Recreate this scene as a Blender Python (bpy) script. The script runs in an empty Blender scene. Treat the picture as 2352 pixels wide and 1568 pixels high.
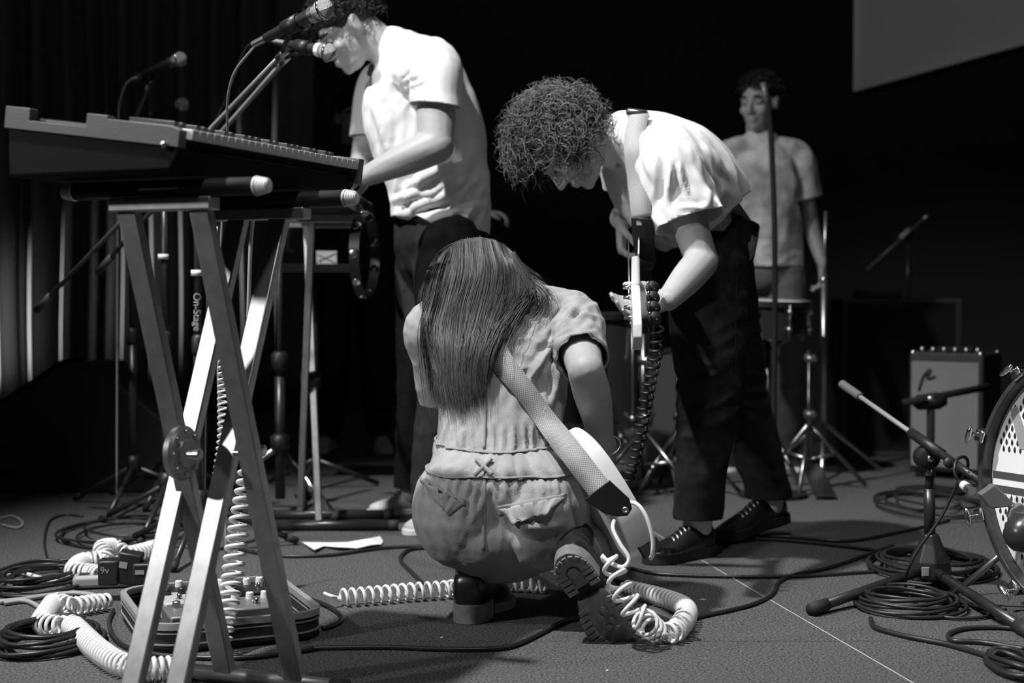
import bpy, bmesh, math, random
import numpy as np
from mathutils import Vector, Matrix, noise
from mathutils.bvhtree import BVHTree
random.seed(7); RNG = np.random.default_rng(7)
SC = bpy.context.scene; COL = SC.collection
A = lambda *a: np.array(a, float)

# ------------------------------------------------------------------ camera, world, lights, exposure
F = 3267.0; CX, CY = 1176.0, 784.0; HORIZON = 682.0; H = 0.76
PITCH = math.atan((CY - HORIZON) / F)
cam_d = bpy.data.cameras.new('camera'); cam = bpy.data.objects.new('camera', cam_d); COL.objects.link(cam)
cam.location = (0, 0, H); cam.rotation_euler = (math.pi / 2 - PITCH, 0, 0)
cam_d.sensor_width = 36; cam_d.lens = F / 2352 * 36
cam_d.clip_start = .05; cam_d.clip_end = 60
cam_d.dof.use_dof = True; cam_d.dof.focus_distance = 3.25; cam_d.dof.aperture_fstop = 2.8
SC.camera = cam
w = bpy.data.worlds.new('dark_hall'); SC.world = w; w.use_nodes = True
w.node_tree.nodes['Background'].inputs[0].default_value = (.5, .5, .5, 1)
w.node_tree.nodes['Background'].inputs[1].default_value = .045
vs = SC.view_settings; vs.view_transform = 'Standard'; vs.look = 'None'; vs.gamma = 1; vs.exposure = 0; vs.use_curve_mapping = False

def spot(name, loc, aim, watts, deg, blend=.5, size=.12):
    d = bpy.data.lights.new(name, 'SPOT'); d.energy = watts; d.spot_size = math.radians(deg); d.spot_blend = blend; d.shadow_soft_size = size
    o = bpy.data.objects.new(name, d); COL.objects.link(o); o.location = loc
    o.rotation_euler = (Vector(aim) - Vector(loc)).to_track_quat('-Z', 'Y').to_euler()
    return o
spot('stage_spot_key', (-2.0, 2.25, 5.5), (.2, 3.65, .55), 1750, 51, .65, .10)
spot('stage_spot_front', (.2, .3, 5.8), (.6, 2.75, 0), 330, 36, .8, .15)
spot('stage_spot_side', (-4.0, .95, 2.75), (-.3, 3.7, .85), 400, 40, .8, .10)
spot('stage_spot_top', (.3, 2.9, 5.4), (.75, 4.0, 1.0), 220, 30, .7, .12)
spot('stage_spot_back', (-1.6, 4.0, 3.2), (.65, 6.4, 1.3), 190, 40, .8, .12)
spot('curtain_uplight', (-4.3, 8.72, .15), (-3.1, 9.2, .62), 520, 40, 1.0, .05)

# ------------------------------------------------------------------ pixel helpers (world points at a real depth)
cp, sp_ = math.cos(PITCH), math.sin(PITCH)
def ray(px, py):
    x = (px - CX) / F; y = (CY - py) / F
    return A(x, cp + y * sp_, -sp_ + y * cp)
def W(px, py, Y):
    d = ray(px, py); return A(0, 0, H) + d * (Y / d[1])
def G(px, py, z=0.0):
    d = ray(px, py); return A(0, 0, H) + d * ((z - H) / d[2])
def unit(v): v = np.asarray(v, float); return v / (np.linalg.norm(v) + 1e-12)
def frame(f, up=(0, 0, 1)):
    f = unit(f); s = np.cross(f, up)
    if np.linalg.norm(s) < 1e-4: s = np.cross(f, (0, 1, 0))
    s = unit(s); return f, s, np.cross(s, f)

def catmull(pts, n):
    P = np.asarray(pts, float)
    if len(P) == 2: return P[0] + (P[1] - P[0]) * np.linspace(0, 1, n)[:, None]
    P = np.vstack([2 * P[0] - P[1], P, 2 * P[-1] - P[-2]]); m = len(P) - 3
    out = []
    for t in np.linspace(0, m, n):
        i = min(int(t), m - 1); u = t - i; a, b, c, d = P[i:i + 4]
        out.append(.5 * (2 * b + (c - a) * u + (2 * a - 5 * b + 4 * c - d) * u * u + (3 * b - a - 3 * c + d) * u ** 3))
    return np.array(out)
def resample(P, n):
    P = np.asarray(P, float); d = np.r_[0, np.cumsum(np.linalg.norm(np.diff(P, axis=0), axis=1))]
    s = np.linspace(0, d[-1], n); return np.stack([np.interp(s, d, P[:, k]) for k in range(P.shape[1])], 1)
def plen(P): return float(np.linalg.norm(np.diff(P, axis=0), axis=1).sum())
def frames(P):
    T = np.gradient(P, axis=0); T /= np.linalg.norm(T, axis=1)[:, None] + 1e-12
    n = np.cross(T[0], (0, 0, 1))
    if np.linalg.norm(n) < 1e-3: n = np.cross(T[0], (0, 1, 0))
    n = unit(n); N = []
    for t in T:
        n = unit(n - t * np.dot(n, t)); N.append(n)
    N = np.array(N); return T, N, np.cross(T, N)
def coil_path(path, R, turns, per=14, taper=True):
    P0 = resample(catmull(path, 120), 400); n = int(turns * per) + 1
    P = resample(P0, n); T, N, B = frames(P)
    a = np.linspace(0, turns * 2 * math.pi, n); R = np.interp(np.linspace(0, 1, n), np.linspace(0, 1, len(np.atleast_1d(R))), np.atleast_1d(R)) if np.ndim(R) else np.full(n, R)
    if taper:
        e = np.minimum(np.arange(n), np.arange(n)[::-1]) / (per * .6); R = R * np.clip(e, 0, 1)
    return P + N * (np.cos(a) * R)[:, None] + B * (np.sin(a) * R)[:, None]

# ------------------------------------------------------------------ mesh builder
class MB:
    def __init__(s): s.v = []; s.f = []; s.uv = {}
    def n(s): return len(s.v)
    def add(s, V, Fc):
        o = len(s.v); s.v.extend(map(tuple, np.asarray(V, float))); s.f.extend([tuple(i + o for i in q) for q in Fc]); return s
    def box(s, c, size, R=None):
        R = np.eye(3) if R is None else np.asarray(R); c = np.asarray(c, float); x, y, z = [k / 2 for k in size]
        V = [c + R @ A(a * x, b * y, d * z) for a, b, d in ((-1,-1,-1),(1,-1,-1),(1,1,-1),(-1,1,-1),(-1,-1,1),(1,-1,1),(1,1,1),(-1,1,1))]
        return s.add(V, [(0,3,2,1),(4,5,6,7),(0,1,5,4),(1,2,6,5),(2,3,7,6),(3,0,4,7)])
    def bar(s, p, q, wd, ht, up=(0, 0, 1)):
        p, q = np.asarray(p, float), np.asarray(q, float); f, sd, u = frame(q - p, up)
        return s.box((p + q) / 2, (np.linalg.norm(q - p), wd, ht), np.stack([f, sd, u], 1))
    def rings(s, RG, cap=True, loop=False):
        RG = np.asarray(RG); k, m = RG.shape[:2]; o = len(s.v); s.v.extend(map(tuple, RG.reshape(-1, 3)))
        for i in range(k if loop else k - 1):
            j = (i + 1) % k
            for a in range(m):
                b = (a + 1) % m; s.f.append((o + i * m + a, o + i * m + b, o + j * m + b, o + j * m + a))
        if cap and not loop:
            s.f.append(tuple(o + a for a in range(m))[::-1]); s.f.append(tuple(o + (k - 1) * m + a for a in range(m)))
        return s
    def tube(s, P, r, n=8, loop=False, cap=True):
        P = np.asarray(P, float); T, N, B = frames(P); r = np.broadcast_to(np.asarray(r, float), (len(P),))
        a = np.linspace(0, 2 * math.pi, n, endpoint=False)
        return s.rings(P[:, None] + r[:, None, None] * (N[:, None] * np.cos(a)[None, :, None] + B[:, None] * np.sin(a)[None, :, None]), cap, loop)
    def rod(s, p, q, r, n=10, r2=None): return s.tube([p, q], [r, r if r2 is None else r2], n)
    def lathe(s, o, ax, prof, n=20):
        f, sd, u = frame(ax); a = np.linspace(0, 2 * math.pi, n, endpoint=False); o = np.asarray(o, float)
        RG = [[o + f * t + (sd * math.cos(x) + u * math.sin(x)) * max(r, 1e-5) for x in a] for t, r in prof]
        return s.rings(RG)
    def ell(s, c, rad, R=None, n=16, m=10):
        R = np.eye(3) if R is None else np.asarray(R); c = np.asarray(c, float); rad = A(*rad) if np.ndim(rad) else A(rad, rad, rad)
        RG = []
        for th in np.linspace(.02, math.pi - .02, m):
            RG.append([c + R @ (rad * A(math.sin(th) * math.cos(p), math.sin(th) * math.sin(p), -math.cos(th))) for p in np.linspace(0, 2 * math.pi, n, endpoint=False)])
        return s.rings(RG)
    def etube(s, P, ra, rb, up, n=20, m=None, rnd=True):
        """elliptic loft: ra along side axis (tangent x up), rb along the other"""
        P = np.asarray(P, float); m = m or 6 * len(P)
        D = np.column_stack([P, np.broadcast_to(ra, len(P)), np.broadcast_to(rb, len(P))]); D = catmull(D, m)
        C = D[:, :3]; T = np.gradient(C, axis=0); T /= np.linalg.norm(T, axis=1)[:, None] + 1e-9
        S = np.cross(T, np.asarray(up, float)); S /= np.linalg.norm(S, axis=1)[:, None] + 1e-9; U = np.cross(S, T)
        a = np.linspace(0, 2 * math.pi, n, endpoint=False); RG = []
        def ring(c, i, k): return c + (S[i][None] * (np.cos(a) * D[i, 3] * k)[:, None] + U[i][None] * (np.sin(a) * D[i, 4] * k)[:, None])
        if rnd:
            for q in (1.45, 1.2, .8, .4):
                RG.append(ring(C[0] - T[0] * min(D[0, 3], D[0, 4]) * math.sin(q), 0, math.cos(q)))
        RG += [ring(C[i], i, 1) for i in range(m)]
        if rnd:
            for q in (.4, .8, 1.2, 1.45):
                RG.append(ring(C[-1] + T[-1] * min(D[-1, 3], D[-1, 4]) * math.sin(q), m - 1, math.cos(q)))
        return s.rings(RG)
    def limb(s, pts, rad, n=14):
        return s.etube(pts, rad, rad, unit((.31, -.6, .47)) if abs(unit(np.asarray(pts[-1]) - np.asarray(pts[0]))[2]) > .8 else (0, 0, 1), n)
    def prism(s, poly, vec):
        P = [np.asarray(p, float) for p in poly]; n = len(P); vec = np.asarray(vec, float)
        return s.add(P + [p + vec for p in P], [tuple(range(n))[::-1], tuple(range(n, 2 * n))] + [(i, (i + 1) % n, n + (i + 1) % n, n + i) for i in range(n)])
    def ribbon(s, P, Nrm, wd, th):
        """strap: P centre line, Nrm outward normals"""
        P = np.asarray(P, float); T = np.gradient(P, axis=0); T /= np.linalg.norm(T, axis=1)[:, None]; Nrm = np.asarray(Nrm)
        S = np.cross(T, Nrm); S /= np.linalg.norm(S, axis=1)[:, None]; wd = np.broadcast_to(wd, len(P))[:, None] / 2; o = s.n()
        RG = np.stack([P - S * wd, P + S * wd, P + S * wd + Nrm * th, P - S * wd + Nrm * th], 1)
        s.rings(RG); d = np.r_[0, np.cumsum(np.linalg.norm(np.diff(P, axis=0), axis=1))]
        for i in range(len(P)):
            for k, u in enumerate((0, 1, 1, 0)): s.uv[o + 4 * i + k] = (u * float(wd[i, 0]) * 2, float(d[i]))
        return s
    def build(s, name, mat, parent=None, smooth=True, bevel=0, sub=0, solid=0, kind=None, label=None):
        me = bpy.data.meshes.new(name); off = OFF.get(parent.name, A(0, 0, 0)) if parent else A(0, 0, 0)
        me.from_pydata([tuple(x) for x in (np.asarray(s.v, float) - off)], [], s.f)
        if s.uv:
            L = me.uv_layers.new(name='UVMap')
            for l in me.loops: L.data[l.index].uv = s.uv.get(l.vertex_index, (0, 0))
        return link(me, name, mat, parent, smooth, bevel, sub, solid, kind, label)
OFF = {}
def link(me, name, mat, parent=None, smooth=True, bevel=0, sub=0, solid=0, kind=None, label=None):
    bm = bmesh.new(); bm.from_mesh(me); bmesh.ops.recalc_face_normals(bm, faces=bm.faces)
    if bevel or not smooth or smooth == 'auto':
        for e in bm.edges:
            if len(e.link_faces) == 2 and e.calc_face_angle(0) > .6: e.smooth = False
    bm.to_mesh(me); bm.free()
    me.polygons.foreach_set('use_smooth', [bool(smooth)] * len(me.polygons)); me.materials.append(mat); me.update()
    o = bpy.data.objects.new(name, me); COL.objects.link(o)
    if parent: o.parent = parent; OFF[o.name] = OFF.get(parent.name, A(0, 0, 0))
    if solid: m = o.modifiers.new('solidify', 'SOLIDIFY'); m.thickness = solid; m.offset = -1
    if bevel: m = o.modifiers.new('bevel', 'BEVEL'); m.width = bevel; m.segments = 2; m.limit_method = 'ANGLE'
    if sub: m = o.modifiers.new('subsurf', 'SUBSURF'); m.levels = m.render_levels = sub
    if kind: o['kind'] = kind
    if label: o['label'] = label
    return o
def thing(name, loc, label, cat, group=None):
    o = bpy.data.objects.new(name, None); o.empty_display_size = .1; COL.objects.link(o); o.location = tuple(loc); OFF[o.name] = np.asarray(loc, float)
    return tag(o, label, cat, group)
def tag(o, label, cat, group=None, kind=None):
    o['label'] = label; o['category'] = cat
    if group: o['group'] = group
    if kind: o['kind'] = kind
    return o
def struct(o): o['kind'] = 'structure'; return o

def union(mb, voxel=.006, smooth=4):
    """one continuous skin from overlapping closed volumes"""
    me = bpy.data.meshes.new('tmp'); me.from_pydata(mb.v, [], mb.f)
    bm = bmesh.new(); bm.from_mesh(me); bmesh.ops.recalc_face_normals(bm, faces=bm.faces); bm.to_mesh(me); bm.free()
    o = bpy.data.objects.new('tmp', me); COL.objects.link(o)
    r = o.modifiers.new('r', 'REMESH'); r.mode = 'VOXEL'; r.voxel_size = voxel
    if smooth: k = o.modifiers.new('s', 'SMOOTH'); k.factor = .5; k.iterations = smooth
    dg = bpy.context.evaluated_depsgraph_get(); dg.update()
    out = bpy.data.meshes.new_from_object(o.evaluated_get(dg)); bpy.data.objects.remove(o); bpy.data.meshes.remove(me)
    return out
def mverts(me):
    a = np.empty(len(me.vertices) * 3); me.vertices.foreach_get('co', a); return a.reshape(-1, 3)
def mnorm(me):
    a = np.empty(len(me.vertices) * 3); me.vertices.foreach_get('normal', a); return a.reshape(-1, 3)
def setv(me, V): me.vertices.foreach_set('co', np.asarray(V, float).ravel()); me.update()
def tree(me): return BVHTree.FromPolygons([tuple(v) for v in mverts(me)], [tuple(p.vertices) for p in me.polygons])
def wrinkle(me, items):
    """cloth folds: items of (centre or None, radius, stretch axis, freq across, freq along, amplitude)"""
    V = mverts(me); N = mnorm(me); D = np.zeros(len(V))
    for c, rad, ax, fa, fl, amp in items:
        wgt = np.ones(len(V)) if c is None else np.exp(-((np.linalg.norm(V - np.asarray(c), axis=1) / rad) ** 2))
        ax = unit(ax); al = V @ ax; ac = V - al[:, None] * ax
        Q = ac * fa + (al * fl)[:, None] * ax
        idx = np.where(wgt > .03)[0]
        for i in idx:
            n1 = noise.noise(Vector(Q[i])); D[i] += wgt[i] * amp * (1 - 2.2 * abs(n1) if amp > 0 else n1)
    setv(me, V + N * D[:, None]); return me
def cut(me, c, nrm, rad):
    """open a hem: drop the piece of the garment that lies beyond the plane, flooding out from the plane centre"""
    bm = bmesh.new(); bm.from_mesh(me); c = Vector(c); nrm = Vector(nrm).normalized()
    fs = [f for f in bm.faces if (f.calc_center_median() - c).length < rad]
    g = set(fs)
    for f in fs: g.update(f.edges); g.update(f.verts)
    bmesh.ops.bisect_plane(bm, geom=list(g), plane_co=c, plane_no=nrm, dist=1e-5)
    ok = {f for f in bm.faces if (f.calc_center_median() - c).length < rad and (f.calc_center_median() - c).dot(nrm) > 0}
    if ok:
        tip = c + nrm * rad * .5; seed = min(ok, key=lambda f: ((f.calc_center_median() - c) - nrm * (f.calc_center_median() - c).dot(nrm)).length); st = [seed]; dead = {seed}
        while st:
            f = st.pop()
            for e in f.edges:
                for h in e.link_faces:
                    if h in ok and h not in dead: dead.add(h); st.append(h)
        bmesh.ops.delete(bm, geom=list(dead), context='FACES')
    bm.to_mesh(me); bm.free(); me.update(); return me
def project(V):
    D = V - A(0, 0, H); z = D[:, 1] * cp - D[:, 2] * sp_; return np.column_stack([CX + F * D[:, 0] / z, CY - F * (D[:, 1] * sp_ + D[:, 2] * cp) / z])
def folds(me, lines):
    """drawn folds in the cloth facing the viewer: (x0, y0, x1, y1, width in px, height in m)"""
    me.update(); V = mverts(me); N = mnorm(me); Q = project(V); view = unit(A(0, 0, H) - V.mean(0)); face = np.clip(N @ view * 2.5, 0, 1); D = np.zeros(len(V))
    for x0, y0, x1, y1, wd, am in lines:
        p = A(x0, y0); d = A(x1 - x0, y1 - y0); L = np.linalg.norm(d); d = d / L; r = Q - p; t = r @ d; n = r @ A(-d[1], d[0]) + 0.06 * L * np.sin(np.clip(t / L, 0, 1) * 3.1 + x0)
        e = np.clip(np.minimum(t + wd, L + wd - t) / (wd + .25 * L), 0, 1); e = e * e * (3 - 2 * e)
        D += am * e * (np.exp(-(n / wd) ** 2) - .45 * np.exp(-((n - 1.7 * wd) / wd) ** 2) - .45 * np.exp(-((n + 1.7 * wd) / wd) ** 2))
    setv(me, V + N * (D * face)[:, None]); return me
def meshpart(me, name, mat, parent, **k):
    off = OFF.get(parent.name, A(0, 0, 0)); setv(me, mverts(me) - off); return link(me, name, mat, parent, **k)
def strands(PTS, r, name, mat, parent, sides=3):
    """hair: PTS (n,k,3) poly-lines as thin tubes, one mesh"""
    PTS = np.asarray(PTS) - OFF.get(parent.name, A(0, 0, 0)); n, k = PTS.shape[:2]
    T = np.gradient(PTS, axis=1); T /= np.linalg.norm(T, axis=2)[..., None] + 1e-9
    ref = np.array([.37, .61, .7]); N = np.cross(T, ref); N /= np.linalg.norm(N, axis=2)[..., None] + 1e-9; B = np.cross(T, N)
    rr = r * np.interp(np.linspace(0, 1, k), [0, .1, .75, 1], [.8, 1, .8, .12])
    a = np.linspace(0, 2 * math.pi, sides, endpoint=False)
    V = PTS[:, :, None] + rr[None, :, None, None] * (N[:, :, None] * np.cos(a)[None, None, :, None] + B[:, :, None] * np.sin(a)[None, None, :, None])
    idx = np.arange(n * k * sides).reshape(n, k, sides); nx = np.roll(idx, -1, axis=2)
    Q = np.stack([idx[:, :-1], nx[:, :-1], nx[:, 1:], idx[:, 1:]], -1).reshape(-1, 4)
    me = bpy.data.meshes.new(name); me.vertices.add(n * k * sides); me.vertices.foreach_set('co', V.ravel())
    me.loops.add(Q.size); me.loops.foreach_set('vertex_index', Q.ravel().astype(np.int32)); me.polygons.add(len(Q))
    me.polygons.foreach_set('loop_start', (np.arange(len(Q)) * 4).astype(np.int32)); me.polygons.foreach_set('use_smooth', [True] * len(Q))
    me.update(calc_edges=True); me.materials.append(mat)
    o = bpy.data.objects.new(name, me); COL.objects.link(o); o.parent = parent; OFF[o.name] = OFF[parent.name]; return o

# ------------------------------------------------------------------ materials (the photograph is black and white)
def mat(name, g, rough=.6, metal=0, var=0, vs_=30, bump=0, bs=200, spec=.5, emit=0, weave=0, alpha=1):
    m = bpy.data.materials.new(name); m.use_nodes = True; nt = m.node_tree; b = nt.nodes['Principled BSDF']; L = nt.links
    b.inputs['Base Color'].default_value = (g, g, g, 1); b.inputs['Roughness'].default_value = rough; b.inputs['Metallic'].default_value = metal
    b.inputs['Specular IOR Level'].default_value = spec
    if emit: b.inputs['Emission Color'].default_value = (1, 1, 1, 1); b.inputs['Emission Strength'].default_value = emit
    tc = nt.nodes.new('ShaderNodeTexCoord')
    if var:
        n = nt.nodes.new('ShaderNodeTexNoise'); n.inputs['Scale'].default_value = vs_; n.inputs['Detail'].default_value = 6; L.new(tc.outputs['Object'], n.inputs['Vector'])
        r = nt.nodes.new('ShaderNodeValToRGB'); lo, hi = max(g * (1 - var), 0), g * (1 + var)
        r.color_ramp.elements[0].position = .3; r.color_ramp.elements[1].position = .7
        r.color_ramp.elements[0].color = (lo, lo, lo, 1); r.color_ramp.elements[1].color = (hi, hi, hi, 1)
        L.new(n.outputs['Fac'], r.inputs['Fac']); L.new(r.outputs['Color'], b.inputs['Base Color'])
    if weave:
        uv = nt.nodes.new('ShaderNodeUVMap'); c = nt.nodes.new('ShaderNodeTexChecker'); c.inputs['Scale'].default_value = weave
        c.inputs['Color1'].default_value = (g * 1.25,) * 3 + (1,); c.inputs['Color2'].default_value = (g * .62,) * 3 + (1,)
        L.new(uv.outputs[0], c.inputs['Vector']); L.new(c.outputs['Color'], b.inputs['Base Color'])
        bp = nt.nodes.new('ShaderNodeBump'); bp.inputs['Strength'].default_value = .4; bp.inputs['Distance'].default_value = .001; L.new(c.outputs['Fac'], bp.inputs['Height']); L.new(bp.outputs[0], b.inputs['Normal'])
    if bump:
        n2 = nt.nodes.new('ShaderNodeTexNoise'); n2.inputs['Scale'].default_value = bs; n2.inputs['Detail'].default_value = 4; L.new(tc.outputs['Object'], n2.inputs['Vector'])
        bp = nt.nodes.new('ShaderNodeBump'); bp.inputs['Strength'].default_value = bump; bp.inputs['Distance'].default_value = .004; L.new(n2.outputs['Fac'], bp.inputs['Height']); L.new(bp.outputs[0], b.inputs['Normal'])
    return m
M = dict(
    carpet=mat('stage_carpet', .11, .95, var=.85, vs_=190, bump=.9, bs=420, spec=.1),
    seam=mat('seam_thread', .55, .9), under=mat('stage_deck', .03, .9), wall=mat('black_wall', .08, .95, spec=.1), drape=mat('drape_velvet', .22, .9, spec=.15),
    screen=mat('projection_screen', .8, .9, emit=.028), black=mat('black_plastic', .018, .45), matte=mat('matte_black', .014, .8, spec=.2),  # the projection screen's faint emission stands in for light cast on it
    metalblack=mat('black_powder_coat', .025, .32, spec=.6), chrome=mat('chrome', .75, .16, metal=1), dsteel=mat('dull_drum_hardware', .30, .3, metal=1), steel=mat('brushed_steel', .55, .35, metal=1),
    standgrey=mat('grey_painted_steel', .42, .40, metal=.75, var=.12, vs_=40, spec=.5), synth=mat('grey_synth_shell', .085, .5, bump=.15, bs=500), synthdark=mat('dark_synth_base', .012, .8, spec=.08),
    key=mat('ivory_keys', .62, .3), white=mat('white_plastic', .75, .4), coilw=mat('white_coil_rubber', .8, .38), cableb=mat('black_rubber_cable', .022, .4),
    greycab=mat('grey_cable', .35, .5), paper=mat('paper', .85, .9), tape=mat('white_tape', .8, .7),
    skin=mat('skin', .42, .5, var=.06, vs_=14, spec=.35, bump=.06, bs=300), skin2=mat('tanned_skin', .36, .5, var=.06, vs_=14, spec=.35), lips=mat('lips', .2, .5), eye=mat('eye', .5, .2),
    tee=mat('white_cotton', .82, .85, bump=.12, bs=500, spec=.2), teegrey=mat('grey_print_cotton', .6, .9, var=.35, vs_=16, spec=.15),
    jump=mat('cotton_twill', .36, .85, var=.10, vs_=22, bump=.25, bs=420, spec=.15), jumpd=mat('twill_seams', .30, .85, var=.1, vs_=40, spec=.15),
    trou=mat('dark_denim', .026, .85, var=.25, vs_=30, bump=.2, bs=400, spec=.15), trougrey=mat('grey_trousers', .16, .9, var=.1, vs_=20), shirtd=mat('black_cotton', .02, .9),
    hair=mat('brown_hair', .10, .36, spec=.6), hairc=mat('curly_brown_hair', .075, .42, spec=.5), hairb=mat('black_hair', .02, .5),
    leather=mat('black_leather', .016, .28, spec=.6), bootsole=mat('lug_rubber_sole', .2, .6, var=.2, vs_=60), rubber=mat('black_rubber', .02, .7),
    sneaker=mat('white_canvas', .55, .8), sock=mat('white_sock', .8, .9, bump=.3, bs=300),
    strapw=mat('woven_strap', .36, .8, weave=300), strapd=mat('dark_strap', .02, .6), gtr=mat('white_lacquer', .8, .22), gtrd=mat('dark_lacquer', .03, .2),
    maple=mat('maple', .5, .4), grille=mat('woven_grille', .17, .9, var=.15, vs_=300), drumw=mat('white_drum_head', .9, .5), tolex=mat('black_tolex', .02, .6, bump=.4, bs=500),
    hoop=mat('dark_hoop', .045, .3, var=.3, vs_=9), pedal=mat('grey_pedal', .20, .35, metal=.3), pedalw=mat('pale_pedal', .5, .35), stripe=mat('grey_stripe', .07, .6), velvet=mat('case_lining', .03, .9),
    trim=mat('bright_case_trim', .5, .35, metal=.4), micgrey=mat('dark_satin_metal', .06, .28, metal=.5), brass=mat('jingle_metal', .6, .25, metal=1), lugk=mat('dark_mark', .02, .7))

for hm, g_ in (('hair', .036), ('hairc', .12)):
    nt = M[hm].node_tree; gi = nt.nodes.new('ShaderNodeNewGeometry'); rp_ = nt.nodes.new('ShaderNodeMapRange'); rp_.inputs[3].default_value = g_ * .3; rp_.inputs[4].default_value = g_ * 1.9
    nt.links.new(gi.outputs['Random Per Island'], rp_.inputs[0]); nt.links.new(rp_.outputs[0], nt.nodes['Principled BSDF'].inputs['Base Color'])
# ================================================================== setting
g1, g2 = G(1620, 1290), G(2100, 1568); sd = unit(g2 - g1); sn = A(-sd[1], sd[0], 0)
mb = MB(); mb.box((0, 4.8, -.06), (9.4, 11.6, .1)); floor = struct(mb.build('floor', M['under'], smooth=False))
def sheet(poly):
    m = MB(); m.prism([A(x, y, -.0095) for x, y in poly], (0, 0, .0095)); return m.build('carpet_sheet', M['carpet'], floor, smooth=False)
def seam_x(y): return g1[0] + sd[0] * (y - g1[1]) / sd[1]
YS = G(1800, 1472)[1]; gp = .0028
for lo, hi in ((-1.0, YS - .0012), (YS + .0012, 10.6)):
    sheet([(-4.7, lo), (seam_x(lo) - gp, lo), (seam_x(hi) - gp, hi), (-4.7, hi)])
    sheet([(seam_x(lo) + gp, lo), (4.7, lo), (4.7, hi), (seam_x(hi) + gp, hi)])
mb = MB(); mb.bar(A(seam_x(.5), .5, -.0052), A(seam_x(5.0), 5.0, -.0052), .0038, .0085); mb.build('seam_strip', M['seam'], floor, smooth=False, label='pale thread line showing in the carpet joint')
mb = MB(); mb.box((0, 10.25, 2.6), (9.4, .1, 5.2)); struct(mb.build('wall_back', M['wall'], smooth=False))
mb = MB(); mb.box((4.75, 4.6, 2.6), (.1, 11.2, 5.2)); struct(mb.build('wall_right', M['wall'], smooth=False))
mb = MB(); mb.box((-4.75, 4.6, 2.6), (.1, 11.2, 5.2)); struct(mb.build('wall_left', M['wall'], smooth=False))
# pleated curtain at the back left
def curtain(x0, x1, y, seed, label, ridges):
    rn = random.Random(seed); xs = np.arange(x0, x1, .008); m = MB(); prof = np.zeros(len(xs)); rs = list(ridges); p = x0
    for c, wd, am in rs: prof = np.minimum(prof, -am * np.exp(-np.abs((xs - c) / wd) ** 2.2))
    zs = np.linspace(.03, 3.6, 14); RG = [[A(a + .012 * math.sin(z * 2.2 + a * 3), y + b * (1 - .10 * z) + .012 * math.sin(a * 7 + z * 1.3), z) for a, b in zip(xs, prof)] for z in zs]
    V = np.array(RG).reshape(-1, 3); n = len(xs)
    m.add(V, [(i * n + j, i * n + j + 1, (i + 1) * n + j + 1, (i + 1) * n + j) for i in range(len(zs) - 1) for j in range(n - 1)])
    o = m.build('stage_curtain', M['drape'], solid=.004); tag(o, label, 'curtain'); return o
RX = lambda px: (px - CX) / F * 9.2
rdg = [(RX(q), wd, am) for q, wd, am in ((-90, .06, .22), (-40, .05, .2), (8, .055, .24), (45, .025, .10), (84, .045, .24), (152, .03, .22), (205, .035, .15), (240, .03, .12), (285, .03, .2), (350, .04, .18), (420, .04, .2), (490, .04, .16), (560, .04, .2), (640, .05, .18))]
curtain(-4.4, -1.3, 9.35, 5, 'tall pleated dark curtain at the back left with lit folds', rdg)
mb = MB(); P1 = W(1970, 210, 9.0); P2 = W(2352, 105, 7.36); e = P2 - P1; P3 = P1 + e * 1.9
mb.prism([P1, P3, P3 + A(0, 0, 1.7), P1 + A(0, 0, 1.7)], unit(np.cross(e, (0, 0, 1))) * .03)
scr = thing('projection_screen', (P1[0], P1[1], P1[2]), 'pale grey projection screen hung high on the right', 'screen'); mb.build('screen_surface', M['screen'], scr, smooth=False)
mb = MB(); mb.bar(P1 - A(0, 0, .012), P3 - A(0, 0, .012), .035, .024); mb.build('bottom_bar', M['matte'], scr, smooth=False)
# ================================================================== figures
def head(mb, c, f, u, s=1.0):
    f = unit(f); u = unit(np.asarray(u) - f * np.dot(u, f)); r = np.cross(f, u); R = np.stack([r, f, u], 1); c = np.asarray(c, float)
    L = lambda x, y, z: c + R @ (A(x, y, z) * s)
    E = lambda p, q: mb.ell(L(*p), A(*q) * s, R)
    E((0, -.012, .03), (.075, .095, .088)); E((0, .03, -.03), (.061, .062, .085)); E((0, .042, -.085), (.045, .045, .034)); E((0, .074, -.1), (.021, .018, .018))
    mb.etube([L(0, .084, .018), L(0, .098, -.005), L(0, .114, -.034)], [.008 * s, .009 * s, .0125 * s], [.008 * s, .009 * s, .011 * s], r, 10)
    for k in (-1, 1):
        E((k * .011, .1, -.038), (.009, .011, .008)); E((k * .04, .066, -.028), (.024, .022, .022)); E((k * .077, -.008, -.004), (.0095, .02, .033)); E((k * .083, -.014, .012), (.007, .013, .018))
    mb.etube([L(-.052, .062, .02), L(-.02, .086, .022), L(.02, .086, .022), L(.052, .062, .02)], .011 * s, .010 * s, u, 10)
    E((0, .091, -.063), (.023, .011, .0065)); E((0, .089, -.074), (.02, .011, .0075))
    return L, R
def face_bits(p, L, R, s=1.0):
    for k in (-1, 1):
        m = MB(); m.ell(L(k * .031, .0765, .001), .0125 * s, R, 12, 8); e = m.build('eye', M['eye'], p)
        m = MB(); m.ell(L(k * .031, .0885, .0), .0055 * s, R, 10, 6); m.build('iris', M['hairb'], e)
        m = MB(); m.tube(catmull([L(k * .048, .076, .024), L(k * .033, .093, .031), L(k * .014, .097, .025)], 8), [.003 * s, .004 * s, .0045 * s, .005 * s, .005 * s, .0045 * s, .004 * s, .003 * s], 6); m.build('eyebrow', M['hairb'], p)
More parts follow.
